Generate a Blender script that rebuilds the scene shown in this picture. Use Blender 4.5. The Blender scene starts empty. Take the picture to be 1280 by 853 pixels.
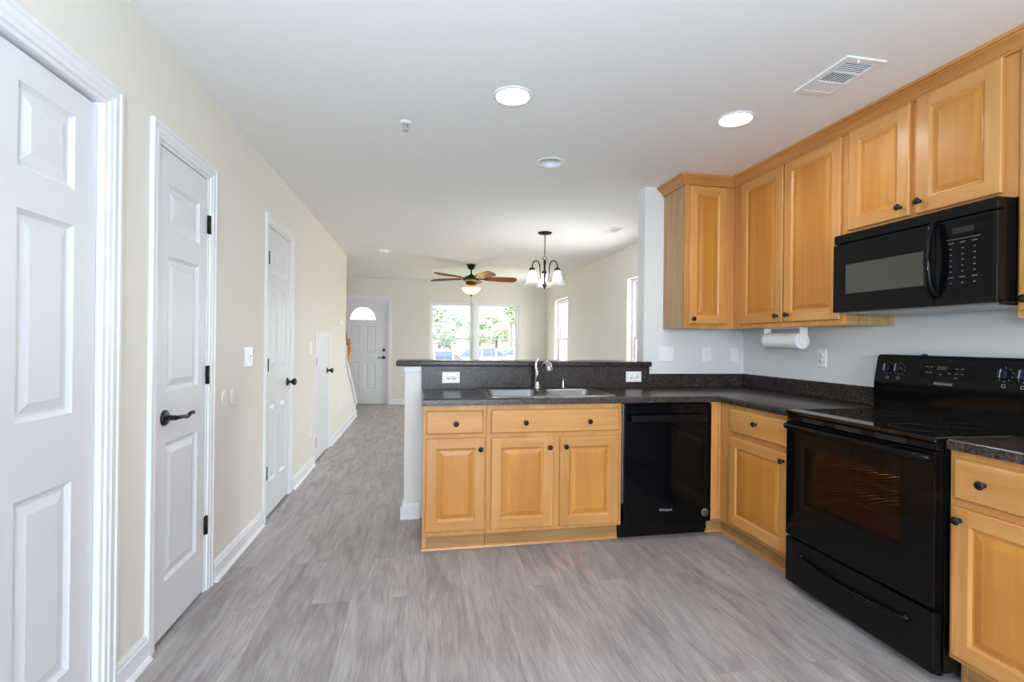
import bpy, bmesh, math, random
from mathutils import Vector, Matrix
R = math.radians
random.seed(7)
S = bpy.context.scene
COL = S.collection

# ------------------------------------------------------------------ camera
F_PX, YAW, PITCH, ROLL = 608.25, R(10.6585), R(0.0669), R(0.6316)
cam_d = bpy.data.cameras.new('camera'); cam_d.sensor_width = 36.0
cam_d.lens = F_PX / 1280 * 36.0
cam_d.clip_start = 0.05; cam_d.clip_end = 300
cam = bpy.data.objects.new('camera', cam_d); COL.objects.link(cam)
rt = Vector((math.cos(YAW), -math.sin(YAW), 0)); fw0 = Vector((math.sin(YAW), math.cos(YAW), 0)); up0 = Vector((0, 0, 1))
fw = fw0*math.cos(PITCH) + up0*math.sin(PITCH); up = up0*math.cos(PITCH) - fw0*math.sin(PITCH)
ax = rt*math.cos(ROLL) + up*math.sin(ROLL); ay = -rt*math.sin(ROLL) + up*math.cos(ROLL)
M = Matrix((ax, ay, -fw)).transposed().to_4x4(); M.translation = Vector((1.0382, 0, 1.2554))
cam.matrix_world = M
S.camera = cam

# ------------------------------------------------------------------ view, world, sun, window light, added fill
S.view_settings.view_transform = 'Standard'; S.view_settings.look = 'None'
S.view_settings.exposure = 0.0; S.view_settings.gamma = 1.0
S.view_settings.use_curve_mapping = False
S.cycles.use_denoising = True
S.cycles.max_bounces = 10; S.cycles.diffuse_bounces = 6; S.cycles.glossy_bounces = 5
S.cycles.transmission_bounces = 6; S.cycles.transparent_max_bounces = 16
S.cycles.sample_clamp_indirect = 6.0
S.cycles.caustics_reflective = False; S.cycles.caustics_refractive = False
W = bpy.data.worlds.new('world'); S.world = W; W.use_nodes = True
wn = W.node_tree.nodes; wl = W.node_tree.links
sky = wn.new('ShaderNodeTexSky'); sky.sky_type = 'NISHITA'; sky.sun_disc = False
sky.sun_elevation = R(48); sky.sun_rotation = R(250); sky.dust_density = 2.5; sky.air_density = 1.0
hs = wn.new('ShaderNodeHueSaturation'); hs.inputs['Saturation'].default_value = 0.45
wl.new(sky.outputs[0], hs.inputs['Color']); wl.new(hs.outputs[0], wn['Background'].inputs['Color'])
wn['Background'].inputs['Strength'].default_value = 1.7

def light(name, kind, loc, direction, energy, color, size=(1, 1), portal=False):
    d = bpy.data.lights.new(name, kind); d.energy = energy; d.color = color
    if kind == 'AREA':
        d.shape = 'RECTANGLE'; d.size, d.size_y = size; d.cycles.is_portal = portal
    o = bpy.data.objects.new(name, d); COL.objects.link(o); o.location = loc
    o.rotation_euler = Vector(direction).to_track_quat('-Z', 'Y').to_euler()
    return o
sun = light('sun', 'SUN', (0, 0, 20), (0.75, 0.12, -0.75), 9.0, (1, .96, .9)); sun.data.angle = R(1)
light('added_patio_fill', 'AREA', (1.35, -3.45, 1.25), (0, 1, 0), 118, (.64, .83, 1.0), (2.4, 2.0))  # fill from behind the camera, added to brighten the room; patio is assumed
light('side_window_daylight_near', 'AREA', (3.95, 5.30, 1.4), (-1, 0, 0), 40, (1, .95, .86), (0.9, 1.3))
light('side_window_daylight_far', 'AREA', (3.95, 8.70, 1.4), (-1, 0, 0), 40, (1, .95, .86), (0.8, 1.3))
fl = light('bounced_flash', 'SPOT', (.75, -.55, 1.50), (.25, .5, 1), 285, (.68, .85, 1.0)); fl.data.spot_size = R(172); fl.data.spot_blend = 1.0; fl.data.shadow_soft_size = .12
light('front_window_portal', 'AREA', (2.11, 9.98, 1.3), (0, -1, 0), 1, (1, 1, 1), (1.8, 1.45), True)

# ------------------------------------------------------------------ constants of the place
H = 2.4622
XR, YW, YP, XC, YF = 3.594, 3.505, 2.8956, 2.98, 9.80
YB = -3.2

# ------------------------------------------------------------------ materials
MATS = {}
def mat(name, color, rough=0.5, metal=0.0, emit=None, estr=0.0, coat=0.0, spec=None, bump=None):
    m = bpy.data.materials.new(name); m.use_nodes = True; b = m.node_tree.nodes['Principled BSDF']
    b.inputs['Base Color'].default_value = (*color, 1); b.inputs['Roughness'].default_value = rough
    b.inputs['Metallic'].default_value = metal; b.inputs['Coat Weight'].default_value = coat
    b.inputs['Coat Roughness'].default_value = 0.12
    if spec is not None: b.inputs['Specular IOR Level'].default_value = spec
    if emit: b.inputs['Emission Color'].default_value = (*emit, 1); b.inputs['Emission Strength'].default_value = estr
    if bump:
        n = m.node_tree.nodes; l = m.node_tree.links
        t = n.new('ShaderNodeTexCoord'); nz = n.new('ShaderNodeTexNoise'); nz.inputs['Scale'].default_value = bump[0]; nz.inputs['Detail'].default_value = 4
        bp = n.new('ShaderNodeBump'); bp.inputs['Strength'].default_value = bump[1]; bp.inputs['Distance'].default_value = 0.002
        l.new(t.outputs['Object'], nz.inputs['Vector']); l.new(nz.outputs['Fac'], bp.inputs['Height']); l.new(bp.outputs[0], b.inputs['Normal'])
    MATS[name] = m
    return m
def srgb(r, g, b):
    f = lambda c: (c/255/12.92) if c/255 <= .04045 else ((c/255+.055)/1.055)**2.4
    return (f(r), f(g), f(b))
def ramp(n, stops):
    r = n.new('ShaderNodeValToRGB'); e = r.color_ramp.elements
    e[0].position, e[0].color = stops[0][0], (*stops[0][1], 1); e[1].position, e[1].color = stops[-1][0], (*stops[-1][1], 1)
    for p, c in stops[1:-1]:
        k = e.new(p); k.color = (*c, 1)
    return r
cream = mat('cream_paint', srgb(233, 229, 220), .7, bump=(220, .06))
white_wall = mat('white_paint', srgb(231, 230, 229), .65, bump=(220, .06))
ceil_m = mat('ceiling_paint', srgb(240, 239, 237), .85, bump=(150, .08))
trim_m = mat('gloss_white_trim', srgb(236, 237, 240), .32)
door_m = mat('white_door_paint', srgb(228, 230, 235), .36)
plate_m = mat('white_plastic', srgb(248, 248, 246), .35)
slot_m = mat('dark_slot', (.03, .03, .03), .5)
black_metal = mat('black_metal', (.012, .012, .013), .32, .3)
hinge_m = mat('dark_bronze', (.02, .017, .016), .4, .6)
chrome_m = mat('brushed_nickel', (.62, .60, .57), .25, 1.0)
steel_m = mat('stainless_steel', (.34, .34, .35), .3, 1.0)
black_gloss = mat('black_enamel', (.003, .003, .0035), .07, spec=.17)
black_satin = mat('black_satin', (.0045, .0045, .005), .3, spec=.16)
black_glass = mat('black_glass', (.003, .003, .004), .03, spec=.4)
legend_m = mat('grey_legend', (.42, .42, .45), .5)
faint_legend = mat('faint_legend', (.10, .10, .11), .5)
ring_m = mat('burner_print', (.022, .022, .024), .2)
knobface_m = mat('knob_blue_black', (.010, .012, .025), .25)
mw_window = mat('microwave_window', (.055, .054, .047), .16)
bulb_m = mat('lamp_lens', (1, 1, 1), .4, emit=(1, .97, .92), estr=100)
bulb2_m = mat('chandelier_bulb', (1, 1, 1), .4, emit=(.93, .95, 1.0), estr=90)
bowl_m = mat('alabaster_bowl', (.9, .85, .72), .4, emit=(1, .80, .48), estr=1.1)
off_lens = mat('unlit_lens', srgb(205, 203, 196), .5)
paper_m = mat('paper', srgb(236, 234, 232), .9, bump=(300, .2))
sprinkler_m = mat('sprinkler_metal', (.5, .5, .48), .3, .8)
fanwood = mat('fan_blade_wood', srgb(138, 70, 28), .5, spec=.25)
vent_dark = mat('vent_shade', (.012, .014, .024), .8)  # near-black colour paints the shade inside the vent
asphalt = mat('asphalt', srgb(150, 148, 146), .9)
carpaint = mat('silver_car_paint', srgb(205, 210, 218), .2, .2, coat=.6)
carwhite = mat('white_car_paint', srgb(228, 230, 232), .2, coat=.6)
carglass = mat('car_glass', srgb(74, 84, 104), .15)
tyre_m = mat('tyre', (.02, .02, .02), .8)
bark_m = mat('bark', srgb(130, 112, 92), .9)
leaf_ms = [mat('leaf_green', srgb(158, 172, 140), .6), mat('leaf_pale_green', srgb(184, 196, 160), .6), mat('leaf_blue_green', srgb(136, 156, 142), .6)]
oven_in = mat('oven_reflection_tint', srgb(132, 80, 68), .4)  # reddish reflection of the oven window painted into the cavity colour
rack_m = mat('oven_rack', (.55, .5, .42), .3, .9)
grass_m = mat('lawn', srgb(112, 124, 80), .95)

def glass_mat(name, tint, gloss=.06, rough=0.0, dens=None):
    m = bpy.data.materials.new(name); m.use_nodes = True; n = m.node_tree.nodes; l = m.node_tree.links
    n.remove(n['Principled BSDF']); out = n['Material Output']
    t = n.new('ShaderNodeBsdfTransparent'); t.inputs[0].default_value = (*tint, 1)
    g = n.new('ShaderNodeBsdfGlossy'); g.inputs['Roughness'].default_value = rough
    lw = n.new('ShaderNodeLayerWeight'); lw.inputs['Blend'].default_value = .5
    pw = n.new('ShaderNodeMath'); pw.operation = 'POWER'; pw.inputs[1].default_value = 5; l.new(lw.outputs['Facing'], pw.inputs[0])
    f = n.new('ShaderNodeMath'); f.operation = 'MULTIPLY_ADD'; f.inputs[1].default_value = .5; f.inputs[2].default_value = .022; l.new(pw.outputs[0], f.inputs[0])
    mx = n.new('ShaderNodeMixShader')
    l.new(f.outputs[0], mx.inputs[0]); l.new(t.outputs[0], mx.inputs[1]); l.new(g.outputs[0], mx.inputs[2])
    if dens:
        d = n.new('ShaderNodeBsdfDiffuse'); d.inputs[0].default_value = (.95, .95, .95, 1)
        m2 = n.new('ShaderNodeMixShader'); m2.inputs[0].default_value = dens
        l.new(mx.outputs[0], m2.inputs[1]); l.new(d.outputs[0], m2.inputs[2]); l.new(m2.outputs[0], out.inputs[0])
    else: l.new(mx.outputs[0], out.inputs[0])
    return m
pane_m = glass_mat('window_glass', (.97, .98, .98))
oven_glass = glass_mat('oven_window_glass', (.42, .40, .38))
shade_glass = glass_mat('seeded_glass', (.96, .96, .97), rough=.05, dens=.10)

def wood(name, scale, dark, mid, lightc):
    m = bpy.data.materials.new(name); m.use_nodes = True; n = m.node_tree.nodes; l = m.node_tree.links; b = n['Principled BSDF']
    tc = n.new('ShaderNodeTexCoord'); oi = n.new('ShaderNodeObjectInfo'); mp = n.new('ShaderNodeMapping'); mp.inputs['Scale'].default_value = scale
    va = n.new('ShaderNodeVectorMath'); va.operation = 'SCALE'; va.inputs[0].default_value = (13, 7, 5); l.new(oi.outputs['Random'], va.inputs['Scale'])
    ad = n.new('ShaderNodeVectorMath'); ad.operation = 'ADD'
    l.new(tc.outputs['Object'], ad.inputs[0]); l.new(va.outputs[0], ad.inputs[1]); l.new(ad.outputs[0], mp.inputs['Vector'])
    n1 = n.new('ShaderNodeTexNoise'); n1.inputs['Scale'].default_value = 1.0; n1.inputs['Detail'].default_value = 6; n1.inputs['Distortion'].default_value = .6
    l.new(mp.outputs[0], n1.inputs['Vector'])
    n2 = n.new('ShaderNodeTexNoise'); n2.inputs['Scale'].default_value = 3.2; n2.inputs['Detail'].default_value = 2; l.new(ad.outputs[0], n2.inputs['Vector'])
    r = ramp(n, [(.28, dark), (.5, mid), (.72, lightc)]); l.new(n1.outputs['Fac'], r.inputs[0])
    mx = n.new('ShaderNodeMix'); mx.data_type = 'RGBA'; mx.blend_type = 'MULTIPLY'; mx.inputs['Factor'].default_value = .55
    r2 = ramp(n, [(.3, (.86, .82, .78)), (.7, (1.05, 1.04, 1.02))]); l.new(n2.outputs['Fac'], r2.inputs[0])
    l.new(r.outputs[0], mx.inputs['A']); l.new(r2.outputs[0], mx.inputs['B'])
    hv = n.new('ShaderNodeHueSaturation'); mr = n.new('ShaderNodeMapRange'); mr.inputs['To Min'].default_value = .93; mr.inputs['To Max'].default_value = 1.07
    l.new(oi.outputs['Random'], mr.inputs['Value']); l.new(mr.outputs[0], hv.inputs['Value']); l.new(mx.outputs['Result'], hv.inputs['Color'])
    l.new(hv.outputs[0], b.inputs['Base Color']); b.inputs['Roughness'].default_value = .36; b.inputs['Coat Weight'].default_value = .08; b.inputs['Coat Roughness'].default_value = .2
    return m
mD, mM, mL = srgb(189, 130, 69), srgb(201, 143, 80), srgb(211, 157, 94)
maple = wood('maple_vertical_grain', (16, 16, 1.1), mD, mM, mL)
maple_h = wood('maple_horizontal_grain', (1.1, 1.1, 16), mD, mM, mL)
maple_panel = wood('maple_panel_grain', (16, 16, 1.1), srgb(186, 120, 46), srgb(195, 130, 55), srgb(204, 143, 66))
maple_end = wood('maple_end_panel', (34, 34, 1.6), srgb(168, 128, 84), srgb(190, 150, 104), srgb(205, 168, 124))
crown_w = wood('maple_crown', (1.1, 1.1, 16), srgb(184, 124, 62), srgb(196, 136, 74), srgb(206, 150, 88))
toe_m = wood('dull_toe_board', (1.4, 1.4, 26), srgb(150, 112, 70), srgb(172, 132, 84), srgb(186, 148, 98))  # toe board wood, duller and darker than the face frames
oak = wood('oak_rail', (20, 3, 3), srgb(176, 112, 50), srgb(196, 130, 64), srgb(212, 148, 82))

def laminate():
    m = bpy.data.materials.new('speckled_laminate'); m.use_nodes = True; n = m.node_tree.nodes; l = m.node_tree.links; b = n['Principled BSDF']
    tc = n.new('ShaderNodeTexCoord')
    a = n.new('ShaderNodeTexNoise'); a.inputs['Scale'].default_value = 85; a.inputs['Detail'].default_value = 6; a.inputs['Roughness'].default_value = .7
    c = n.new('ShaderNodeTexNoise'); c.inputs['Scale'].default_value = 22; c.inputs['Detail'].default_value = 4
    l.new(tc.outputs['Object'], a.inputs['Vector']); l.new(tc.outputs['Object'], c.inputs['Vector'])
    r = ramp(n, [(.36, srgb(29, 25, 25)), (.5, srgb(53, 45, 43)), (.66, srgb(94, 81, 74))]); l.new(a.outputs['Fac'], r.inputs[0])
    r2 = ramp(n, [(.35, (.75, .74, .76)), (.65, (1.15, 1.1, 1.08))]); l.new(c.outputs['Fac'], r2.inputs[0])
    mx = n.new('ShaderNodeMix'); mx.data_type = 'RGBA'; mx.blend_type = 'MULTIPLY'; mx.inputs['Factor'].default_value = 1
    l.new(r.outputs[0], mx.inputs['A']); l.new(r2.outputs[0], mx.inputs['B']); l.new(mx.outputs['Result'], b.inputs['Base Color'])
    b.inputs['Roughness'].default_value = .27; b.inputs['Specular IOR Level'].default_value = .38
    return m
lam = laminate()

def plank_floor():
    m = bpy.data.materials.new('vinyl_planks'); m.use_nodes = True; n = m.node_tree.nodes; l = m.node_tree.links; b = n['Principled BSDF']
    tc = n.new('ShaderNodeTexCoord'); mp = n.new('ShaderNodeMapping'); mp.inputs['Rotation'].default_value = (0, 0, R(90))
    l.new(tc.outputs['Object'], mp.inputs['Vector'])
    br = n.new('ShaderNodeTexBrick'); br.offset = .37; br.inputs['Scale'].default_value = 1; br.inputs['Brick Width'].default_value = 1.22
    br.inputs['Row Height'].default_value = .18; br.inputs['Mortar Size'].default_value = .0012; br.inputs['Mortar Smooth'].default_value = .2
    br.inputs['Color1'].default_value = (0, 0, 0, 1); br.inputs['Color2'].default_value = (1, 1, 1, 1); br.inputs['Mortar'].default_value = (.5, .5, .5, 1)
    l.new(mp.outputs[0], br.inputs['Vector'])
    sep = n.new('ShaderNodeSeparateXYZ'); l.new(tc.outputs['Object'], sep.inputs[0])
    cmb = n.new('ShaderNodeCombineXYZ')
    def mul(src, k):
        q = n.new('ShaderNodeMath'); q.operation = 'MULTIPLY'; q.inputs[1].default_value = k; l.new(src, q.inputs[0]); return q.outputs[0]
    l.new(mul(sep.outputs['X'], 12), cmb.inputs[0]); l.new(mul(sep.outputs['Y'], 2.2), cmb.inputs[1]); l.new(mul(br.outputs['Color'], 37), cmb.inputs[2])
    g = n.new('ShaderNodeTexNoise'); g.inputs['Scale'].default_value = 1; g.inputs['Detail'].default_value = 5; g.inputs['Distortion'].default_value = 1.1; l.new(cmb.outputs[0], g.inputs['Vector'])
    c2 = n.new('ShaderNodeCombineXYZ'); l.new(mul(sep.outputs['X'], 130), c2.inputs[0]); l.new(mul(sep.outputs['Y'], 8), c2.inputs[1]); l.new(mul(br.outputs['Color'], 11), c2.inputs[2])
    f = n.new('ShaderNodeTexNoise'); f.inputs['Scale'].default_value = 1; f.inputs['Detail'].default_value = 4; l.new(c2.outputs[0], f.inputs['Vector'])
    r = ramp(n, [(.30, srgb(146, 139, 140)), (.5, srgb(167, 161, 161)), (.72, srgb(185, 180, 179))]); l.new(g.outputs['Fac'], r.inputs[0])
    r2 = ramp(n, [(.32, (.80, .79, .79)), (.68, (1.12, 1.11, 1.10))]); l.new(f.outputs['Fac'], r2.inputs[0])
    mx = n.new('ShaderNodeMix'); mx.data_type = 'RGBA'; mx.blend_type = 'MULTIPLY'; mx.inputs['Factor'].default_value = .9
    l.new(r.outputs[0], mx.inputs['A']); l.new(r2.outputs[0], mx.inputs['B'])
    r3 = ramp(n, [(0, (.93, .92, .91)), (1, (1.05, 1.045, 1.04))]); l.new(br.outputs['Color'], r3.inputs[0])
    m3 = n.new('ShaderNodeMix'); m3.data_type = 'RGBA'; m3.blend_type = 'MULTIPLY'; m3.inputs['Factor'].default_value = 1
    l.new(mx.outputs['Result'], m3.inputs['A']); l.new(r3.outputs[0], m3.inputs['B'])
    m4 = n.new('ShaderNodeMix'); m4.data_type = 'RGBA'; m4.inputs['B'].default_value = (*srgb(120, 110, 106), 1)
    l.new(mul(br.outputs['Fac'], .45), m4.inputs['Factor']); l.new(m3.outputs['Result'], m4.inputs['A']); l.new(m4.outputs['Result'], b.inputs['Base Color'])
    b.inputs['Roughness'].default_value = .36; b.inputs['Specular IOR Level'].default_value = .4
    bp = n.new('ShaderNodeBump'); bp.inputs['Strength'].default_value = .12; bp.inputs['Distance'].default_value = .001; l.new(f.outputs['Fac'], bp.inputs['Height']); l.new(bp.outputs[0], b.inputs['Normal'])
    return m
floor_m = plank_floor()

# ------------------------------------------------------------------ mesh helpers
def MB(): return bmesh.new()
def merge(B, T):
    me = bpy.data.meshes.new('tmp'); T.to_mesh(me); T.free(); B.from_mesh(me); bpy.data.meshes.remove(me)
def box(B, x0, x1, y0, y1, z0, z1, bev=0.0, seg=2):
    T = bmesh.new(); bmesh.ops.create_cube(T, size=1)
    for v in T.verts:
        v.co = Vector(((x0+x1)/2 + v.co.x*(x1-x0), (y0+y1)/2 + v.co.y*(y1-y0), (z0+z1)/2 + v.co.z*(z1-z0)))
    if bev: bmesh.ops.bevel(T, geom=T.edges[:], offset=bev, segments=seg, profile=.5, affect='EDGES')
    merge(B, T); return B
def lathe(B, o, axis, prof, seg=24, smooth=True, cap=True):
    o = Vector(o); a = Vector(axis).normalized(); t = a.orthogonal().normalized(); s = a.cross(t)
    rings = []
    for r, h in prof:
        if r < 1e-6: rings.append([B.verts.new(o + a*h)])
        else: rings.append([B.verts.new(o + a*h + (t*math.cos(2*math.pi*i/seg) + s*math.sin(2*math.pi*i/seg))*r) for i in range(seg)])
    for p, q in zip(rings, rings[1:]):
        for i in range(seg):
            j = (i+1) % seg
            if len(p) == 1 and len(q) == 1: continue
            if len(p) == 1: f = B.faces.new((p[0], q[j], q[i]))
            elif len(q) == 1: f = B.faces.new((p[i], p[j], q[0]))
            else: f = B.faces.new((p[i], p[j], q[j], q[i]))
            f.smooth = smooth
    if cap:
        if len(rings[0]) > 1: B.faces.new(rings[0][::-1])
        if len(rings[-1]) > 1: B.faces.new(rings[-1])
    return B
def tube(B, pts, rad, seg=10, closed=False):
    pts = [Vector(p) for p in pts]; n = len(pts); rad = rad if isinstance(rad, (list, tuple)) else [rad]*n
    rings = []; prev = None
    for i, p in enumerate(pts):
        d = (pts[(i+1) % n] - pts[i-1]) if closed else (pts[min(i+1, n-1)] - pts[max(i-1, 0)])
        d.normalize()
        t = d.orthogonal().normalized() if prev is None else (prev - d*prev.dot(d)).normalized()
        prev = t; s = d.cross(t)
        rings.append([B.verts.new(p + (t*math.cos(2*math.pi*k/seg) + s*math.sin(2*math.pi*k/seg))*rad[i]) for k in range(seg)])
    prs = list(zip(rings, rings[1:])) + ([(rings[-1], rings[0])] if closed else [])
    for p, q in prs:
        for k in range(seg):
            f = B.faces.new((p[k], p[(k+1) % seg], q[(k+1) % seg], q[k])); f.smooth = True
    if not closed: B.faces.new(rings[0][::-1]); B.faces.new(rings[-1])
    return B
def spline(pts, n=8):
    P = [Vector(p) for p in pts]; out = []
    for i in range(len(P)-1):
        a, b, c, d = P[max(i-1, 0)], P[i], P[i+1], P[min(i+2, len(P)-1)]
        for k in range(n):
            t = k/n; out.append(.5*((2*b) + (c-a)*t + (2*a-5*b+4*c-d)*t*t + (3*b-a-3*c+d)*t**3))
    return out + [P[-1]]
def prism(B, poly, ext):
    """extrude a 3-D polygon along a vector"""
    e = Vector(ext); a = [B.verts.new(Vector(p)) for p in poly]; b = [B.verts.new(Vector(p)+e) for p in poly]; n = len(a)
    B.faces.new(a[::-1]); B.faces.new(b)
    for i in range(n): B.faces.new((a[i], a[(i+1) % n], b[(i+1) % n], b[i]))
    return B
def cells(B, us, vs, fill, w0, w1, mp):
    """solid from the filled cells of a grid in (u,v), between depths w0 and w1; mp maps (u,v,w) to the world"""
    us = sorted(set(round(u, 5) for u in us)); vs = sorted(set(round(v, 5) for v in vs)); V = {}
    def vt(i, j, w):
        k = (i, j, w)
        if k not in V: V[k] = B.verts.new(mp(us[i], vs[j], w))
        return V[k]
    nu, nv = len(us)-1, len(vs)-1
    ok = lambda i, j: 0 <= i < nu and 0 <= j < nv and fill((us[i]+us[i+1])/2, (vs[j]+vs[j+1])/2)
    for i in range(nu):
        for j in range(nv):
            if not ok(i, j): continue
            B.faces.new((vt(i, j, w1), vt(i+1, j, w1), vt(i+1, j+1, w1), vt(i, j+1, w1)))
            B.faces.new((vt(i, j, w0), vt(i, j+1, w0), vt(i+1, j+1, w0), vt(i+1, j, w0)))
            for di, dj, a, b in ((-1, 0, (i, j), (i, j+1)), (1, 0, (i+1, j+1), (i+1, j)), (0, -1, (i+1, j), (i, j)), (0, 1, (i, j+1), (i+1, j+1))):
                if not ok(i+di, j+dj): B.faces.new((vt(*a, w0), vt(*a, w1), vt(*b, w1), vt(*b, w0))[::-1])
    return B
def in_rects(u, v, rs): return any(r[0] < u < r[1] and r[2] < v < r[3] for r in rs)
def holed(B, u0, u1, v0, v1, rects, w0, w1, mp):
    us = [u0, u1] + [r[k] for r in rects for k in (0, 1)]; vs = [v0, v1] + [r[k] for r in rects for k in (2, 3)]
    return cells(B, us, vs, lambda u, v: not in_rects(u, v, rects), w0, w1, mp)
def quadring(B, mp, r0, w0, r1, w1):
    def c(r, w): return [B.verts.new(mp(*p, w)) for p in ((r[0], r[2]), (r[1], r[2]), (r[1], r[3]), (r[0], r[3]))]
    a, b = c(r0, w0), c(r1, w1)
    for i in range(4): B.faces.new((a[i], a[(i+1) % 4], b[(i+1) % 4], b[i]))
def inset(r, d): return (r[0]+d, r[1]-d, r[2]+d, r[3]-d)
def panel_slab(B, mp, u0, u1, v0, v1, th, panels, prof, ch=.003):
    """a door leaf: chamfered slab with profiled panels; prof = [(inset, depth), ...]"""
    R0 = (u0, u1, v0, v1); w = 0
    back = [B.verts.new(mp(*p, -th)) for p in ((u0, v0), (u1, v0), (u1, v1), (u0, v1))]; B.faces.new(back[::-1])
    quadring(B, mp, R0, -th, R0, -ch); quadring(B, mp, R0, -ch, inset(R0, ch), 0)
    i0 = inset(R0, ch)
    us = sorted({i0[0], i0[1]} | {p[k] for p in panels for k in (0, 1)}); vs = sorted({i0[2], i0[3]} | {p[k] for p in panels for k in (2, 3)})
    for a, b in zip(us, us[1:]):
        for c, d in zip(vs, vs[1:]):
            if in_rects((a+b)/2, (c+d)/2, panels): continue
            B.faces.new([B.verts.new(mp(*p, 0)) for p in ((a, c), (b, c), (b, d), (a, d))])
    for P in panels:
        cur, cw = P, 0
        for ins, dep in prof:
            nx = inset(P, ins); quadring(B, mp, cur, cw, nx, -dep); cur, cw = nx, -dep
        B.faces.new([B.verts.new(mp(*p, cw)) for p in ((cur[0], cur[2]), (cur[1], cur[2]), (cur[1], cur[3]), (cur[0], cur[3]))])
    return B
DOORPROF = [(.004, .004), (.014, .011), (.022, .011), (.05, .003)]
CABPROF = [(.003, .002), (.010, .0075), (.016, .0085), (.042, .002), (.045, .002)]
def face_y(y): return lambda u, v, w: Vector((u, y - w, v))       # faces the camera side (-Y)
def face_xn(x): return lambda u, v, w: Vector((x - w, u, v))      # faces -X
def face_xp(x): return lambda u, v, w: Vector((x + w, u, v))      # faces +X

def wpos(o):
    p = Vector((0, 0, 0))
    while o is not None: p = p + o.location; o = o.parent
    return p
def obj(name, B, m, parent=None, smooth=None, loc=None):
    """link a bmesh (in world coordinates) as one mesh object under parent"""
    bmesh.ops.remove_doubles(B, verts=B.verts, dist=1e-6); bmesh.ops.recalc_face_normals(B, faces=B.faces)
    off = wpos(parent) if parent else (Vector(loc) if loc else Vector((0, 0, 0)))
    for v in B.verts: v.co -= off
    me = bpy.data.meshes.new(name); B.to_mesh(me); B.free(); me.materials.append(m)
    o = bpy.data.objects.new(name, me); COL.objects.link(o)
    if parent: o.parent = parent
    elif loc: o.location = loc
    if smooth: me.shade_smooth() if smooth is True else me.set_sharp_from_angle(angle=smooth)
    return o
def tag(o, label, cat, group=None, kind=None):
    o['label'] = label; o['category'] = cat
    if group: o['group'] = group
    if kind: o['kind'] = kind
    return o
def thing(name, label, cat, loc, group=None, kind=None):
    o = bpy.data.objects.new(name, None); COL.objects.link(o); o.location = loc; o.empty_display_size = .1
    return tag(o, label, cat, group, kind)
def struct(name, B, m, label, cat='wall', parent=None):
    o = obj(name, B, m, parent)
    return tag(o, label, cat, kind='structure') if parent is None else o
def copy_tree(o, parent=None):
    c = o.copy(); COL.objects.link(c)
    if parent: c.parent = parent
    for ch in list(o.children): copy_tree(ch, c)
    return c
def text(name, s, size, pos, right, upv, m, parent, align='CENTER'):
    cu = bpy.data.curves.new(name, 'FONT'); cu.body = s; cu.size = size; cu.align_x = align; cu.align_y = 'CENTER'; cu.extrude = .0002
    cu.materials.append(m); o = bpy.data.objects.new(name, cu); COL.objects.link(o)
    r, u = Vector(right).normalized(), Vector(upv).normalized(); n = r.cross(u)
    mm = Matrix((r, u, n)).transposed().to_4x4()
    bpy.context.view_layer.update()
    me = bpy.data.meshes.new_from_object(o.evaluated_get(bpy.context.evaluated_depsgraph_get()))
    bpy.data.objects.remove(o); bpy.data.curves.remove(cu); me.materials.clear(); me.materials.append(m)
    o = bpy.data.objects.new(name, me); COL.objects.link(o)
    o.rotation_euler = mm.to_euler(); o.parent = parent; o.location = Vector(pos) - wpos(parent)
    return o

# ================================================================== SETTING
B = MB(); box(B, -1.2, XR+.12, YB-.1, YF+.12, -.12, 0)
struct('floor', B, floor_m, 'grey taupe wood-look plank floor', 'floor')
# ceiling with round openings for the recessed lamps
LAMPS = [(1.471, 2.349), (2.686, 2.344), (1.884, 3.163)]
B = MB(); q = .15
sq = [(x-q, x+q, y-q, y+q) for x, y in LAMPS]
us = [-1.2, XR+.12] + [s[k] for s in sq for k in (0, 1)]; vs = [YB-.1, YF+.12] + [s[k] for s in sq for k in (2, 3)]
us.sort(); vs.sort()
for a, b in zip(us, us[1:]):
    for c, d in zip(vs, vs[1:]):
        if not in_rects((a+b)/2, (c+d)/2, sq):
            B.faces.new([B.verts.new((u, v, H)) for u, v in ((a, c), (a, d), (b, d), (b, c))])
NS = 48
for (x, y), s in zip(LAMPS, sq):
    uu = sorted({s[0], s[1]} | {k for k in us if s[0] < k < s[1]}); vv = sorted({s[2], s[3]} | {k for k in vs if s[2] < k < s[3]})
    ci, so = [], []
    for i in range(NS):
        t = 2*math.pi*i/NS; c_, s_ = math.cos(t), math.sin(t); k = q/max(abs(c_), abs(s_))
        ci.append(B.verts.new((x+.082*c_, y+.082*s_, H))); so.append(B.verts.new((x+k*c_, y+k*s_, H)))
    for i in range(NS):
        j = (i+1) % NS; B.faces.new((ci[i], so[i], so[j], ci[j]))
for f in B.faces:
    if f.normal.z > 0: f.normal_flip()
o = struct('ceiling', B, ceil_m, 'smooth white ceiling over kitchen and living room', 'ceiling')
B = MB(); box(B, -1.3, XR+.2, YB-.2, YF+.2, H+.16, H+.28)
struct('trim_roof_deck', B, ceil_m, 'roof deck above the white ceiling', 'roof')
B = MB()
for a in ((-1.3, -1.2, YB-.2, YF+.2), (XR+.12, XR+.2, YB-.2, YF+.2), (-1.2, XR+.12, YB-.2, YB-.1), (-1.2, XR+.12, YF+.12, YF+.2)): box(B, *a, H-.02, H+.16)
struct('trim_roof_edge', B, ceil_m, 'roof edge boards around the white ceiling', 'roof')

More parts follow.
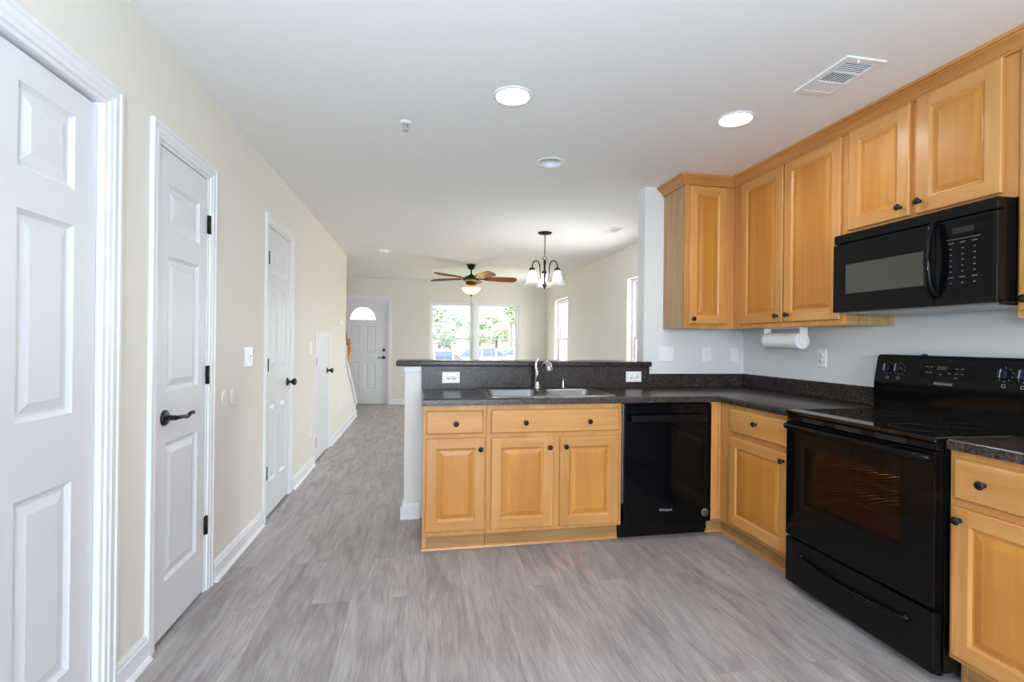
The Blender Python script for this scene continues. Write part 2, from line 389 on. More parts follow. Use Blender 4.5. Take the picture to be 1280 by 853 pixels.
# left wall with the recesses of the four doors, up to the stair opening
DA, DB, DC, DD = (1.075, 1.853, 0, 2.045), (2.178, 2.655, 0, 2.052), (3.602, 4.212, 0, 2.052), (5.20, 5.90, 0, 1.268)
B = MB(); mp = face_xp(0)
holed(B, YB, 7.20, 0, H, [DA, DB, DC, DD], -.05, 0, mp); box(B, -.13, -.05, YB, 7.20, 0, H)
struct('wall_left', B, cream, 'cream painted wall with white doors down the left side')
# stair side wall with sloping top
B = MB(); prism(B, [(0, 7.2, 0), (0, 8.40, 0), (0, 8.40, .235), (0, 7.2, .99)], (-.11, 0, 0))
struct('wall_stair', B, cream, 'low sloping cream wall closing the side of the stairs')
B = MB(); box(B, -1.2, -1.08, 5.2, YF, 0, H); box(B, -1.08, -.13, 5.2, 5.3, 0, H)
struct('wall_stairwell', B, cream, 'cream wall on the far side of the stairwell')
B = MB()
for k in range(5): box(B, -1.08, -.112, 7.2, 8.55-.26*k-.05, .19*k, .19*(k+1))
struct('trim_stairs', B, trim_m, 'white stairs rising behind the sloping wall', 'stairs')
# front wall
FD = (-.512, .412, 0, 2.055); FW = (1.215, 3.02, .57, 2.03)
B = MB(); holed(B, -1.2, XR+.12, 0, H, [FD, FW], -.14, 0, face_y(YF))
struct('wall_front', B, cream, 'cream wall with front door and wide window')
# right wall with two tall windows
W3, W4 = (8.28, 9.12, .57, 2.06), (4.86, 5.76, .57, 2.06)
B = MB(); holed(B, YW+.06, YF, 0, H, [W3, W4], -.14, 0, face_xn(XR))
struct('wall_right', B, cream, 'cream living room wall with two narrow bright windows')
B = MB(); box(B, XR, XR+.14, YB, YW+.06, 0, H)
struct('wall_kitchen', B, white_wall, 'white kitchen wall behind range and cabinets')
B = MB(); box(B, 2.732, XR, YW, YW+.12, 0, H)
struct('wall_return', B, white_wall, 'white full-height wall end beside the corner cabinets')
B = MB(); box(B, .935, 2.732, YW, YW+.12, 0, 1.074)
struct('wall_peninsula', B, white_wall, 'white half wall carrying the raised bar')
PD = (.10, 2.60, 0, 2.2)  # unseen opening, added so the fill light can enter
B = MB(); holed(B, -.13, XR+.14, 0, H, [PD], -.14, 0, lambda u, v, w: Vector((u, YB + w, v)))
struct('wall_back', B, cream, 'cream wall behind the viewer with an unseen patio opening added for fill light')

def baseboard(name, runs, label, mfun, h=.105):
    B = MB()
    for a, b in runs:
        prof = [(0, 0), (.030, 0), (.030, .006), (.024, .016), (.0155, .020), (.0155, h-.026), (.012, h-.020), (.012, h-.012), (.006, h), (0, h)]
        prism(B, [mfun(a, z, w) for w, z in prof], mfun(b, 0, 0) - mfun(a, 0, 0))
    return struct(name, B, trim_m, label, 'baseboard')
baseboard('baseboard_left', [(YB, 1.022), (1.915, 2.118), (2.735, 3.508), (4.300, 5.115), (5.99, 8.40)], 'white baseboard with shoe moulding along the left wall', face_xp(0))
baseboard('baseboard_front', [(.475, XR)], 'white baseboard under the front window', face_y(YF))
baseboard('baseboard_right', [(3.66, YF)], 'white baseboard along the window side wall', face_xn(XR))
B = MB(); prof = [(0, 0), (.022, 0), (.022, .010), (.014, .018), (.014, .085), (.006, .105), (0, .105)]
prism(B, [face_y(YW)(.935, z, w) for w, z in prof], (.11, 0, 0)); prism(B, [face_xn(.935)(YW-.0, z, w) for w, z in prof], (0, .12, 0)); box(B, .913, .935, YW-.022, YW, 0, .085)
struct('baseboard_peninsula', B, trim_m, 'white baseboard wrapped around the end of the half wall', 'baseboard')
B = MB(); box(B, .925, 1.046, YW-.012, YW+.13, 1.035, 1.074, .004)
struct('trim_peninsula_cap', B, trim_m, 'white cap moulding under the raised bar end', 'trim')
B = MB()
pr = [(0.006, 7.2, .99), (0.006, 8.40, .235), (0.006, 8.40, .16), (0.006, 7.2, .915)]
prism(B, pr, (.012, 0, 0)); prism(B, [(0.02, 7.2, 1.01), (0.02, 8.42, .245), (0.02, 8.42, .225), (0.02, 7.2, .99)], (-.15, 0, 0))
struct('trim_stair_skirt', B, trim_m, 'white sloping trim on the stair side wall', 'trim')

# ------------------------------------------------------------------ doors
def casing(B, mp, r, w=.06, th=.016, inner=.004):
    """mitred stepped casing swept around the two sides and the head"""
    u0, u1, v0, v1 = r; a, b, c = u0-inner, u1+inner, v1+inner
    prof = [(0, 0), (0, th*.5), (w*.22, th*.62), (w*.30, th*.85), (w*.50, th*.85), (w*.56, th*.70), (w*.70, th*.75), (w*.76, th), (w*.96, th), (w, th*.85), (w, 0)]
    rings = []
    for (u, v, du, dv) in ((a, 0, -1, 0), (a, c, -1, 1), (b, c, 1, 1), (b, 0, 1, 0)):
        rings.append([B.verts.new(mp(u+du*d, v+dv*d, t)) for d, t in prof])
    for p, q_ in zip(rings, rings[1:]):
        for i in range(len(prof)): B.faces.new((p[i], p[(i+1) % len(prof)], q_[(i+1) % len(prof)], q_[i]))
    B.faces.new(rings[0]); B.faces.new(rings[-1][::-1])
def jamb(B, mp, r, d0, d1):
    u0, u1, v0, v1 = r; t = .012
    T = MB(); cells(T, [u0, u0+t, u1-t, u1], [0, v1-t, v1], lambda u, v: not (u0+t < u < u1-t and v < v1-t), d0, d1, mp); merge(B, T)
def hinge(mp, u, z, parent):
    B = MB(); w0 = .002
    c = mp(u, z, .006); lathe(B, c - Vector((0, 0, .045)), (0, 0, 1), [(.0065, 0), (.0065, .09)], 10)
    T = MB(); cells(T, [u-.014, u+.014], [z-.045, z+.045], lambda *k: True, 0, .004, mp); merge(B, T)
    return obj('hinge', B, hinge_m, parent)
def rose(B, mp, u, z, r=.032):
    o = mp(u, z, 0); n = (mp(u, z, 1) - o)
    lathe(B, o, n, [(r, 0), (r, .004), (r*.86, .010), (r*.4, .012), (.011, .014), (.011, .045)], 24); return o, n

def interior_door(name, label, rec, slab, setback, panels, hinges=(), lever=None, knob=None):
    t = thing(name, label, 'door', (0, (rec[0]+rec[1])/2, 0), kind='structure')
    B = MB(); casing(B, face_xp(0), rec); jamb(B, face_xp(0), rec, -.05, 0); obj('door_casing', B, trim_m, t)
    B = MB(); mp = face_xp(-setback)
    panel_slab(B, mp, slab[0], slab[1], .012, slab[2], .035-setback, panels, DOORPROF); obj('door_leaf', B, door_m, t)
    for u, z in hinges: hinge(face_xp(.0), u, z, t)
    if lever:
        B = MB(); u, z = lever; o, n = rose(B, mp, u, z, .033)
        pts = [o + n*.046, o + n*.052 + Vector((0, .012, .0)), o + n*.054 + Vector((0, .05, -.002)), o + n*.056 + Vector((0, .075, -.006)), o + n*.058 + Vector((0, .098, .004)), o + n*.062 + Vector((0, .118, .006))]
        tube(B, spline(pts, 5), .0085, 10); obj('lever_handle', B, black_metal, t, smooth=R(35))
    if knob:
        B = MB(); u, z = knob; o, n = rose(B, mp, u, z, .032)
        lathe(B, o + n*.03, n, [(.011, 0), (.016, .006), (.026, .016), (.0285, .026), (.026, .034), (.014, .040), (0, .041)], 24); obj('door_knob', B, black_metal, t, smooth=R(35))
    return t
zs = [(1.71, 1.94), (1.02, 1.60), (.225, .81)]
interior_door('door_1', 'nearest tall white panelled door, cut by the edge', DA, (1.09, 1.838, 2.022), .020,
    [(a, b, c, d) for a, b in ((1.195, 1.405), (1.515, 1.733)) for c, d in zs])
interior_door('door_2', 'narrow white three-panel door with black lever handle', DB, (2.192, 2.641, 2.036), .002,
    [(2.262, 2.556, c, d) for c, d in ((1.705, 1.90), (1.03, 1.60), (.235, .815))], [(2.648, 1.817), (2.648, 1.074), (2.648, .33)], lever=(2.248, .923))
interior_door('door_3', 'white six-panel door with black knob beside the wide switch plate', DC, (3.616, 4.198, 2.036), .002,
    [(a, b, c, d) for a, b in ((3.690, 3.862), (3.950, 4.122)) for c, d in ((1.705, 1.905), (1.03, 1.60), (.245, .80))], [(3.609, 1.817), (3.609, 1.074), (3.609, .325)], knob=(4.145, .915))
interior_door('door_4', 'low plain white cupboard door under the stairs with black knob', DD, (5.214, 5.886, 1.255), .002, [], [(5.207, 1.03), (5.207, .21)], knob=(5.83, .905))

# front entrance door
t = thing('door_5', 'white front door with half-round window and two dark locks', 'door', (-.05, YF, 0), kind='structure')
B = MB(); mp = face_y(YF); casing(B, mp, FD, .062); jamb(B, mp, FD, -.14, 0); obj('door_casing', B, trim_m, t)
B = MB(); mp = face_y(YF+.03)
pans = [(a, b, c, d) for a, b in ((-.32, -.135), (-.01, .18)) for c, d in ((.995, 1.525), (.275, .825))]
fu0, fu1, fv0, fv1 = -.337, .205, 1.60, 1.935
panel_slab(B, mp, -.497, .397, .015, 2.04, .044, pans + [(fu0, fu1, fv0, fv1)], [(.004, .003), (.014, .008), (.022, .008), (.04, .002)])
# drop the faces of the fanlight opening and refill around a half circle
fc, rr = ((fu0+fu1)/2, 1.652), .235
kill = [f for f in B.faces if all(fu0-1e-4 <= v.co.x <= fu1+1e-4 and fv0-1e-4 <= v.co.z <= fv1+1e-4 for v in f.verts)]
kill = [f for f in kill if abs(f.calc_center_median().y - (YF+.074)) > 1e-4]
bmesh.ops.delete(B, geom=kill, context='FACES')
arc = [(fc[0] + rr*math.cos(math.pi*i/24), fc[1] + rr*math.sin(math.pi*i/24)*1.02) for i in range(25)]
rectp = []
for i in range(25):
    c_, s_ = math.cos(math.pi*i/24), math.sin(math.pi*i/24); k = min((fu1-fc[0])/max(abs(c_), 1e-6), (fv1-fc[1])/max(abs(s_), 1e-6)); rectp.append((fc[0]+k*c_, fc[1]+k*s_))
for i in range(24):
    B.faces.new([B.verts.new(mp(*p, 0)) for p in (arc[i], rectp[i], rectp[i+1], arc[i+1])])
    B.faces.new([B.verts.new(mp(*p)) for p in ((*arc[i], 0), (*arc[i+1], 0), (*arc[i+1], -.03), (*arc[i], -.03))])
B.faces.new([B.verts.new(mp(*p, 0)) for p in ((fu0, fv0), (fu1, fv0), (fu1, fc[1]), (fu0, fc[1]))])
B.faces.new([B.verts.new(mp(*p)) for p in ((*arc[0], 0), (*arc[-1], 0), (*arc[-1], -.03), (*arc[0], -.03))])
backs = [f for f in B.faces if len(f.verts) == 4 and all(abs(v.co.y - (YF+.074)) < 1e-4 for v in f.verts)]
bmesh.ops.delete(B, geom=backs, context='FACES')
holed(B, -.497, .397, .015, 2.04, [(fc[0]-rr, fc[0]+rr, fc[1], fc[1]+rr)], -.044, -.030, mp)
obj('door_leaf', B, door_m, t)
B = MB(); prism(B, [mp(*p, -.018) for p in arc], (0, .004, 0)); obj('fanlight_pane', B, pane_m, t)
B = MB()
for a in (45, 90, 135): tube(B, [mp(fc[0]+.06*math.cos(R(a)), fc[1]+.06*math.sin(R(a)), -.012), mp(fc[0]+rr*math.cos(R(a)), fc[1]+rr*math.sin(R(a)), -.012)], .006, 6)
tube(B, [mp(fc[0]+.07*math.cos(math.pi*i/12), fc[1]+.07*math.sin(math.pi*i/12), -.012) for i in range(13)], .006, 6)
obj('fanlight_grille', B, trim_m, t)
B = MB(); rose(B, mp, .335, 1.06, .03); obj('deadbolt', B, black_metal, t)
B = MB(); o_, n_ = rose(B, mp, .335, .915, .032); tube(B, [o_+n_*.045, o_+n_*.052+Vector((-.02, 0, 0)), o_+n_*.05+Vector((-.11, 0, 0))], .0085, 8); obj('lever_handle', B, black_metal, t)
B = MB(); box(B, FD[0], FD[1], YF-.03, YF+.10, 0, .014); obj('threshold', B, steel_m, t)

# ------------------------------------------------------------------ windows
def window(name, label, mp, r, depth, cols, rows, loc):
    """double-hung unit: frame, two sashes with muntins, panes"""
    t = thing(name, label, 'window', loc, kind='structure'); u0, u1, v0, v1 = r
    B = MB(); f = .034; cells(B, [u0, u0+f, u1-f, u1], [v0, v0+f, v1-f, v1], lambda u, v: not (u0+f < u < u1-f and v0+f < v < v1-f), -depth-.06, -depth, mp); obj('window_frame', B, trim_m, t)
    vm = (v0+v1)/2
    for k, (a, b) in enumerate(((v0+f, vm+.018), (vm-.018, v1-f))):
        B = MB(); s = .032; d0 = -depth-.02-.02*k; a0, b0 = u0+f, u1-f
        us = [a0, a0+s, b0-s, b0]; vs = [a, a+s, b-s, b]; bars = []
        for c in range(1, cols): x = a0+s+(b0-a0-2*s)*c/cols; us += [x-.007, x+.007]; bars.append((x-.007, x+.007, a, b))
        for c in range(1, rows): y = a+s+(b-a-2*s)*c/rows; vs += [y-.007, y+.007]; bars.append((a0, b0, y-.007, y+.007))
        cells(B, us, vs, lambda u, v: not (a0+s < u < b0-s and a+s < v < b-s) or in_rects(u, v, bars), d0-.022, d0, mp)
        o = obj('sash', B, trim_m, t)
        B = MB(); cells(B, [a0+s, b0-s], [a+s, b-s], lambda *k: True, d0-.013, d0-.010, mp); obj('pane', B, pane_m, o)
    return t
window('window_1', 'left half of the front window with white grilles', face_y(YF), (1.215, 2.085, .57, 2.03), .02, 3, 2, (1.65, YF, .57))
window('window_2', 'right half of the front window with white grilles', face_y(YF), (2.150, 3.02, .57, 2.03), .02, 3, 2, (2.58, YF, .57))
window('window_3', 'bright narrow window on the side wall nearest the front corner', face_xn(XR), W3, .07, 1, 1, (XR, 8.70, .57))
window('window_4', 'bright narrow window on the side wall beside the kitchen wall end', face_xn(XR), W4, .07, 1, 1, (XR, 5.31, .57))
B = MB(); box(B, 2.085, 2.150, YF-.004, YF+.10, .57, 2.03)
struct('trim_window_mullion', B, trim_m, 'white mullion between the two front windows', 'trim')
B = MB(); box(B, 1.19, 3.045, YF-.03, YF+.02, .545, .57, .004); box(B, XR-.03, XR+.05, W3[0]-.02, W3[1]+.02, .545, .57, .004); box(B, XR-.03, XR+.05, W4[0]-.02, W4[1]+.02, .545, .57, .004)
struct('trim_window_sills', B, trim_m, 'white window sills', 'trim')
B = MB(); m_ = lambda u, v, w: Vector((u, YB + w, v))
cells(B, [.10, .16, 1.32, 1.38, 2.54, 2.60], [0, .08, 2.14, 2.2], lambda u, v: not (((.16 < u < 1.32) or (1.38 < u < 2.54)) and .08 < v < 2.14), -.09, -.03, m_)
pf = struct('window_added', B, trim_m, 'unseen patio door frame added behind the viewer for the fill light', 'window')  # added frame around the fill light's opening, out of view

# ================================================================== KITCHEN
def knob_mesh(B, o, n):
    lathe(B, o, n, [(.0085, 0), (.0085, .002), (.0055, .004), (.005, .012), (.009, .015), (.0145, .019), (.0155, .023), (.013, .027), (.006, .0295), (0, .030)], 18)
def knob(mp, u, v, parent):
    B = MB(); o = mp(u, v, 0); knob_mesh(B, o, mp(u, v, 1) - o); return obj('knob', B, hinge_m, parent, smooth=R(40))
DT = .02
def cab_door(mpf, r, parent, knobs, frame=.058, name='door'):
    """five-piece door: stiles and rails in one mesh with their own grain, the raised panel a sub-part"""
    B = MB(); mp = lambda u, v, w: mpf(u, v, w + DT); P = inset(r, frame); I = inset(P, .010); th = DT-.0005
    panel_slab(B, mp, *r, th, [P], [(.003, .002), (.010, .0075)], .004)
    org = mp(0, 0, 0)
    def uv(f):
        c = f.calc_center_median() - org
        return (c.x if abs(mp(1, 0, 0).x-org.x) > .5 else c.y), c.z
    for f in B.faces:
        u, v = uv(f)
        if P[0] < u < P[1] and not (P[2]+.02 < v < P[3]-.02): f.material_index = 1
    kill = [f for f in B.faces if all(I[0]-1e-4 <= uv_[0] <= I[1]+1e-4 and I[2]-1e-4 <= uv_[1] <= I[3]+1e-4 for uv_ in [((v.co-org).x if abs(mp(1, 0, 0).x-org.x) > .5 else (v.co-org).y, (v.co-org).z) for v in f.verts])]
    bmesh.ops.delete(B, geom=kill, context='FACES')
    o = obj(name, B, maple, parent); o.data.materials.append(maple_h)
    B = MB(); prev, pw = I, -.0075
    for ins, dep in CABPROF[2:]:
        nx = inset(P, ins); quadring(B, mp, prev, pw, nx, -dep); prev, pw = nx, -dep
    B.faces.new([B.verts.new(mp(*p, pw)) for p in ((prev[0], prev[2]), (prev[1], prev[2]), (prev[1], prev[3]), (prev[0], prev[3]))])
    quadring(B, mp, I, -.0075, I, -.0150); B.faces.new([B.verts.new(mp(*p, -.0150)) for p in ((I[0], I[2]), (I[0], I[3]), (I[1], I[3]), (I[1], I[2]))])
    obj('panel', B, maple_panel, o)
    for u, v in knobs: knob(mp, u, v, o)
    return o
def drawer(mpf, r, parent, knobs, name='drawer'):
    B = MB(); mp = lambda u, v, w: mpf(u, v, w + DT)
    panel_slab(B, mp, *r, DT-.0005, [], [], .007); o = obj(name, B, maple_h, parent)
    for u, v in knobs: knob(mp, u, v, o)
    return o
def face_frame(B, mpf, r, holes, th=.02):
    holed(B, *r, holes, -th, 0, mpf)

TOE = .104
# --- peninsula base cabinets
def pen_cab(name, label, u0, u1, holes, drawers, doors, endpanel=False, right_end=False):
    t = thing(name, label, 'cabinet', ((u0+u1)/2, YP+.3, 0)); mp = face_y(YP)
    B = MB(); hol = (u0+.019, u1-.019, YP+.040, YW-.04)
    cells(B, [u0+.001, u1-.001, hol[0], hol[1]], [YP+.021, YW-.026, hol[2], hol[3]], lambda u, v: not in_rects(u, v, [hol]), TOE+.018, .874, lambda u, v, w: Vector((u, v, w)))
    box(B, u0+.001, u1-.001, YP+.021, YW-.026, TOE, TOE+.018)
    obj('carcass', B, maple_h, t)
    B = MB(); box(B, u0+(.018 if endpanel else .001), u1-.001, YP+.06, YP+.075, 0, TOE-.0005); obj('toe_kick', B, toe_m, t)
    B = MB(); face_frame(B, mp, (u0+.0005, u1-.0005, TOE, .874), holes); obj('face_frame', B, maple, t)
    for r, k in drawers: drawer(mp, r, t, k)
    for r, k in doors: cab_door(mp, r, t, k)
    B = MB(); x0 = u0 - (.008 if endpanel else 0)
    prism(B, [(x0, YP+.06, 0), (x0, YP+.046, 0), (x0, YP+.049, .009), (x0, YP+.055, .016), (x0, YP+.06, .018)], (u1-x0-.0005, 0, 0)); obj('shoe_moulding', B, maple_h, t)
    if endpanel:
        B = MB(); box(B, u0-.004, u0+.018, YP+.055, YW-.024, 0, TOE); box(B, u0-.004, u0+.0005, YP+.0, YW-.024, TOE, .874); obj('end_panel', B, maple, t)
    return t
pen_cab('base_cabinet', 'narrow maple base cabinet with one drawer at the peninsula end', 1.064, 1.4345, [(1.095, 1.400, .15, .67), (1.095, 1.400, .715, .83)],
    [((1.078, 1.412, .706, .842), [(1.249, .768)])], [((1.078, 1.424, .134, .681), [(1.396, .615)])], endpanel=True)
pen_cab('base_cabinet', 'wide maple sink base cabinet with two doors and false drawer front', 1.4355, 2.294, [(1.475, 1.840, .15, .67), (1.892, 2.25, .15, .67), (1.475, 2.25, .715, .83)],
    [((1.459, 2.270, .704, .844), [(1.669, .768), (2.073, .767)])], [((1.462, 1.845, .130, .677), [(1.819, .614)]), ((1.887, 2.270, .124, .673), [(1.922, .616)])])

# --- corner base cabinet facing the room from the right wall
t = thing('base_cabinet', 'maple corner base cabinet with drawer between dishwasher and range', 'cabinet', (3.28, 2.57, 0)); mp = face_xn(XC)
B = MB(); box(B, XC+.021, XR-.026, 2.246, YP-.001, TOE, .874); obj('carcass', B, maple_h, t)
B = MB(); box(B, XC+.06, XC+.075, 2.246, YP+.0595, 0, TOE-.0005); box(B, 2.916, XC+.075, YP+.06, YP+.075, 0, TOE-.0005); obj('toe_kick', B, toe_m, t)
B = MB(); face_frame(B, mp, (2.245, YP+.02, TOE, .874), [(2.275, 2.75, .15, .67), (2.275, 2.75, .715, .83)]); obj('face_frame', B, maple, t)
B = MB(); box(B, 2.912, XC-.0005, YP, YP+.02, TOE, .874); box(B, XC-.012, XC-.001, YP-.014, YP-.0005, TOE, .874, .002); obj('corner_filler', B, maple, t)
drawer(mp, (2.262, 2.765, .706, .846), t, [(2.516, .789)]); cab_door(mp, (2.262, 2.765, .134, .672), t, [(2.296, .629)])
B = MB(); prism(B, [(XC+.06, 2.246, 0), (XC+.046, 2.246, 0), (XC+.05, 2.246, .012), (XC+.06, 2.246, .018)], (0, YP+.046-2.246, 0))
prism(B, [(2.916, YP+.06, 0), (2.916, YP+.046, 0), (2.916, YP+.05, .012), (2.916, YP+.06, .018)], (XC+.058-2.916, 0, 0)); obj('shoe_moulding', B, maple_h, t)
# --- near base cabinet
t = thing('base_cabinet', 'maple base cabinet with drawer on the near side of the range', 'cabinet', (3.28, 1.2, 0))
B = MB(); box(B, XC+.021, XR-.004, .94, 1.473, TOE, .874); obj('carcass', B, maple_h, t)
B = MB(); box(B, XC+.06, XC+.075, .96, 1.455, 0, TOE-.0005); box(B, XC+.055, XR-.004, 1.455, 1.473, 0, TOE-.0005); obj('toe_kick', B, toe_m, t)
B = MB(); face_frame(B, mp, (.94, 1.474, TOE, .874), [(.98, 1.43, .15, .67), (.98, 1.43, .715, .83)]); obj('face_frame', B, maple, t)
drawer(mp, (.965, 1.452, .700, .846), t, [(1.352, .775), (1.06, .775)]); cab_door(mp, (.965, 1.458, .128, .672), t, [(1.428, .626)])

# --- dishwasher
t = thing('dishwasher', 'glossy black dishwasher under the counter with bar handle', 'dishwasher', (2.6, 3.2, 0))
B = MB(); box(B, 2.300, 2.908, YP+.03, YW-.03, .03, .868); obj('body', B, black_satin, t)
B = MB(); box(B, 2.306, 2.908, YP-.022, YP+.029, .100, .868, .004); obj('door', B, black_gloss, t)
B = MB(); box(B, 2.335, 2.856, YP-.064, YP-.050, .757, .802, .004); box(B, 2.345, 2.365, YP-.052, YP-.021, .764, .795, .003); box(B, 2.826, 2.846, YP-.052, YP-.021, .764, .795, .003); obj('handle', B, black_satin, t)
B = MB(); box(B, 2.2965, 2.9075, YP+.045, YP+.065, .004, .099, .003); obj('toe_panel', B, black_satin, t)
B = MB(); box(B, 2.2965, 2.3045, YP-.008, YP+.02, .24, .868); obj('side_trim', B, steel_m, t)
B = MB(); lathe(B, (2.866, YP-.0222, .160), (0, -1, 0), [(.026, 0), (.026, .0015), (.024, .002), (0, .002)], 28); bd = obj('badge', B, steel_m, t)
B = MB()
for z, w_ in ((.168, .010), (.160, .015), (.152, .008)): box(B, 2.866-w_, 2.866+w_, YP-.0250, YP-.0240, z-.0022, z+.0022)
obj('badge_marks', B, slot_m, bd)
text('lettering', 'Whirlpool', .021, (2.590, YP-.0225, .190), (1, 0, 0), (0, 0, 1), legend_m, t)

# --- countertops
def bevel_sharp(B, off, seg=3, cond=None):
    bmesh.ops.remove_doubles(B, verts=B.verts, dist=1e-6); bmesh.ops.recalc_face_normals(B, faces=B.faces)
    bmesh.ops.dissolve_limit(B, angle_limit=R(1), verts=B.verts, edges=B.edges)
    es = [e for e in B.edges if len(e.link_faces) == 2 and e.calc_face_angle(0) > R(60) and (cond is None or cond(e))]
    bmesh.ops.bevel(B, geom=es, offset=off, segments=seg, profile=.5, affect='EDGES')
SK = (1.475, 2.245, 2.95, 3.435)
t = thing('countertop', 'dark speckled laminate countertop wrapping the corner with backsplash', 'countertop', (2.5, 3.2, .876))
B = MB(); flat = lambda u, v, w: Vector((u, v, w))
fx, fy = XC-.025, YP-.026
cells(B, [1.049, fx, XR-.001, SK[0], SK[1]], [2.243, fy, YW-.001, SK[2], SK[3]], lambda u, v: (v > fy or u > fx) and not in_rects(u, v, [SK]), .876, .914, flat)
bevel_sharp(B, .010, 3, lambda e: all(v.co.z > .9 for v in e.verts) and not all(SK[0]-.01 < v.co.x < SK[1]+.01 and SK[2]-.01 < v.co.y < SK[3]+.01 for v in e.verts))
obj('worktop', B, lam, t, smooth=R(30))
B = MB(); box(B, 2.772, XR-.021, YW-.021, YW-.001, .9145, 1.018, .003); box(B, XR-.021, XR-.001, 2.25, YW-.001, .9145, 1.018, .003); obj('backsplash', B, lam, t)
B = MB(); box(B, 1.049, 2.772, YW-.021, YW-.001, .9145, 1.0735); obj('splash_panel', B, lam, t)
B = MB(); cells(B, [fx, XR-.001], [.93, 1.4715], lambda *k: True, .876, .914, flat); bevel_sharp(B, .010, 3, lambda e: all(v.co.z > .9 for v in e.verts))
cn = obj('countertop', B, lam, loc=(3.28, 1.2, .876)); tag(cn, 'short dark laminate countertop on the near side of the range', 'countertop')
# near backsplash rises out of the frame, part of that top
B = MB(); box(B, XR-.021, XR-.001, .93, 1.4715, .9145, 1.018); obj('backsplash', B, lam, cn)
B = MB(); cells(B, [.874, 2.730, 2.782], [3.458, YW-.002, 3.80], lambda u, v: not (u > 2.73 and v > YW-.002), 1.0745, 1.112, flat); 
bevel_sharp(B, .007, 3)
bar = obj('bar_top', B, lam, loc=(1.8, 3.6, 1.075), smooth=R(30)); tag(bar, 'long raised dark laminate bar top on the half wall', 'bar top')

# --- sink
t = thing('sink', 'double bowl stainless steel drop-in sink', 'sink', (1.86, 3.2, .9145))
x0, x1, y0, y1 = 1.446, 2.274, 2.915, 3.464; zt = .9145
bowls = [(1.487, 1.835, 2.962, 3.352), (1.885, 2.233, 2.962, 3.352)]
def rrect(r, rad, n=6):
    u0, u1, v0, v1 = r; P = []
    for cx, cy, a0 in ((u1-rad, v1-rad, 0), (u0+rad, v1-rad, 90), (u0+rad, v0+rad, 180), (u1-rad, v0+rad, 270)):
        for k in range(n+1): P.append((cx+rad*math.cos(R(a0+90*k/n)), cy+rad*math.sin(R(a0+90*k/n))))
    return P
def loft(B, loops, smooth=True, close_end=True):
    rings = [[B.verts.new(p) for p in L] for L in loops]
    for p, q_ in zip(rings, rings[1:]):
        for i in range(len(p)):
            f = B.faces.new((p[i], p[(i+1) % len(p)], q_[(i+1) % len(p)], q_[i])); f.smooth = smooth
    if close_end: B.faces.new(rings[-1])
    return rings
B = MB()
lo = lambda r, rad, z: [(x, y, z) for x, y in rrect(r, rad)]
outer = loft(B, [lo((x0, x1, y0, y1), .03, zt), lo((x0+.003, x1-.003, y0+.003, y1-.003), .028, zt+.006), lo((x0+.014, x1-.014, y0+.014, y1-.014), .02, zt+.007), lo((x0+.018, x1-.018, y0+.018, y1-.018), .018, zt+.004)], close_end=False)
inner_edge = outer[-1]
tops = []
for b in bowls:
    tops.append([B.verts.new((x, y, zt+.004)) for x, y in rrect(b, .05)])
edges = []
for ring in [inner_edge] + tops:
    for i in range(len(ring)): edges.append(B.edges.get((ring[i], ring[(i+1) % len(ring)])) or B.edges.new((ring[i], ring[(i+1) % len(ring)])))
bmesh.ops.triangle_fill(B, edges=edges, use_beauty=True, use_dissolve=False)
kill = [f for f in B.faces if any(in_rects(f.calc_center_median().x, f.calc_center_median().y, [inset(b, .012)]) for b in bowls)]
bmesh.ops.delete(B, geom=kill, context='FACES')
obj('deck', B, steel_m, t)
for b in bowls:
    B = MB(); loft(B, [lo(b, .05, zt+.004), lo(inset(b, .004), .05, zt-.002), lo(inset(b, .012), .05, zt-.13), lo(inset(b, .03), .05, zt-.165), lo(inset(b, .06), .04, zt-.172)]); bo = obj('bowl', B, steel_m, t)
    B = MB(); lathe(B, ((b[0]+b[1])/2, (b[2]+b[3])/2, zt-.1715), (0, 0, 1), [(.045, 0), (.045, .003), (.03, .002), (0, .001)], 24); obj('drain', B, chrome_m, bo)
# --- faucet and dispenser stand on the sink's rear ledge
fx_, fy_, fz_ = 1.868, 3.405, zt+.0085
t = thing('faucet', 'brushed nickel single-lever pull-out faucet behind the sink', 'faucet', (fx_, fy_, fz_))
B = MB(); lathe(B, (fx_, fy_, fz_), (0, 0, 1), [(.030, 0), (.030, .006), (.025, .012), (.0225, .03), (.0215, .075), (.0225, .095), (.020, .112), (.010, .122), (0, .124)], 24); obj('body', B, chrome_m, t, smooth=R(40))
B = MB(); tube(B, spline([(fx_, fy_-.008, fz_+.05), (fx_+.004, fy_-.07, fz_+.105), (fx_+.008, fy_-.14, fz_+.158), (fx_+.010, fy_-.195, fz_+.186), (fx_+.012, fy_-.235, fz_+.186)], 6), [.0155]*25, 14); obj('spout', B, chrome_m, t)
B = MB(); tube(B, spline([(fx_+.012, fy_-.222, fz_+.188), (fx_+.013, fy_-.25, fz_+.182), (fx_+.013, fy_-.272, fz_+.160), (fx_+.013, fy_-.280, fz_+.140)], 5), [.017]*5+[.020]*6+[.0215]*5, 14); obj('spray_head', B, chrome_m, t)
B = MB(); tube(B, spline([(fx_-.004, fy_, fz_+.11), (fx_-.010, fy_+.003, fz_+.15), (fx_-.006, fy_+.004, fz_+.185), (fx_+.012, fy_+.002, fz_+.215)], 6), [.0145]*7+[.0115]*6+[.008]*6, 12); obj('lever', B, chrome_m, t)
t = thing('soap_dispenser', 'small nickel soap pump to the right of the faucet', 'soap dispenser', (2.062, 3.41, fz_))
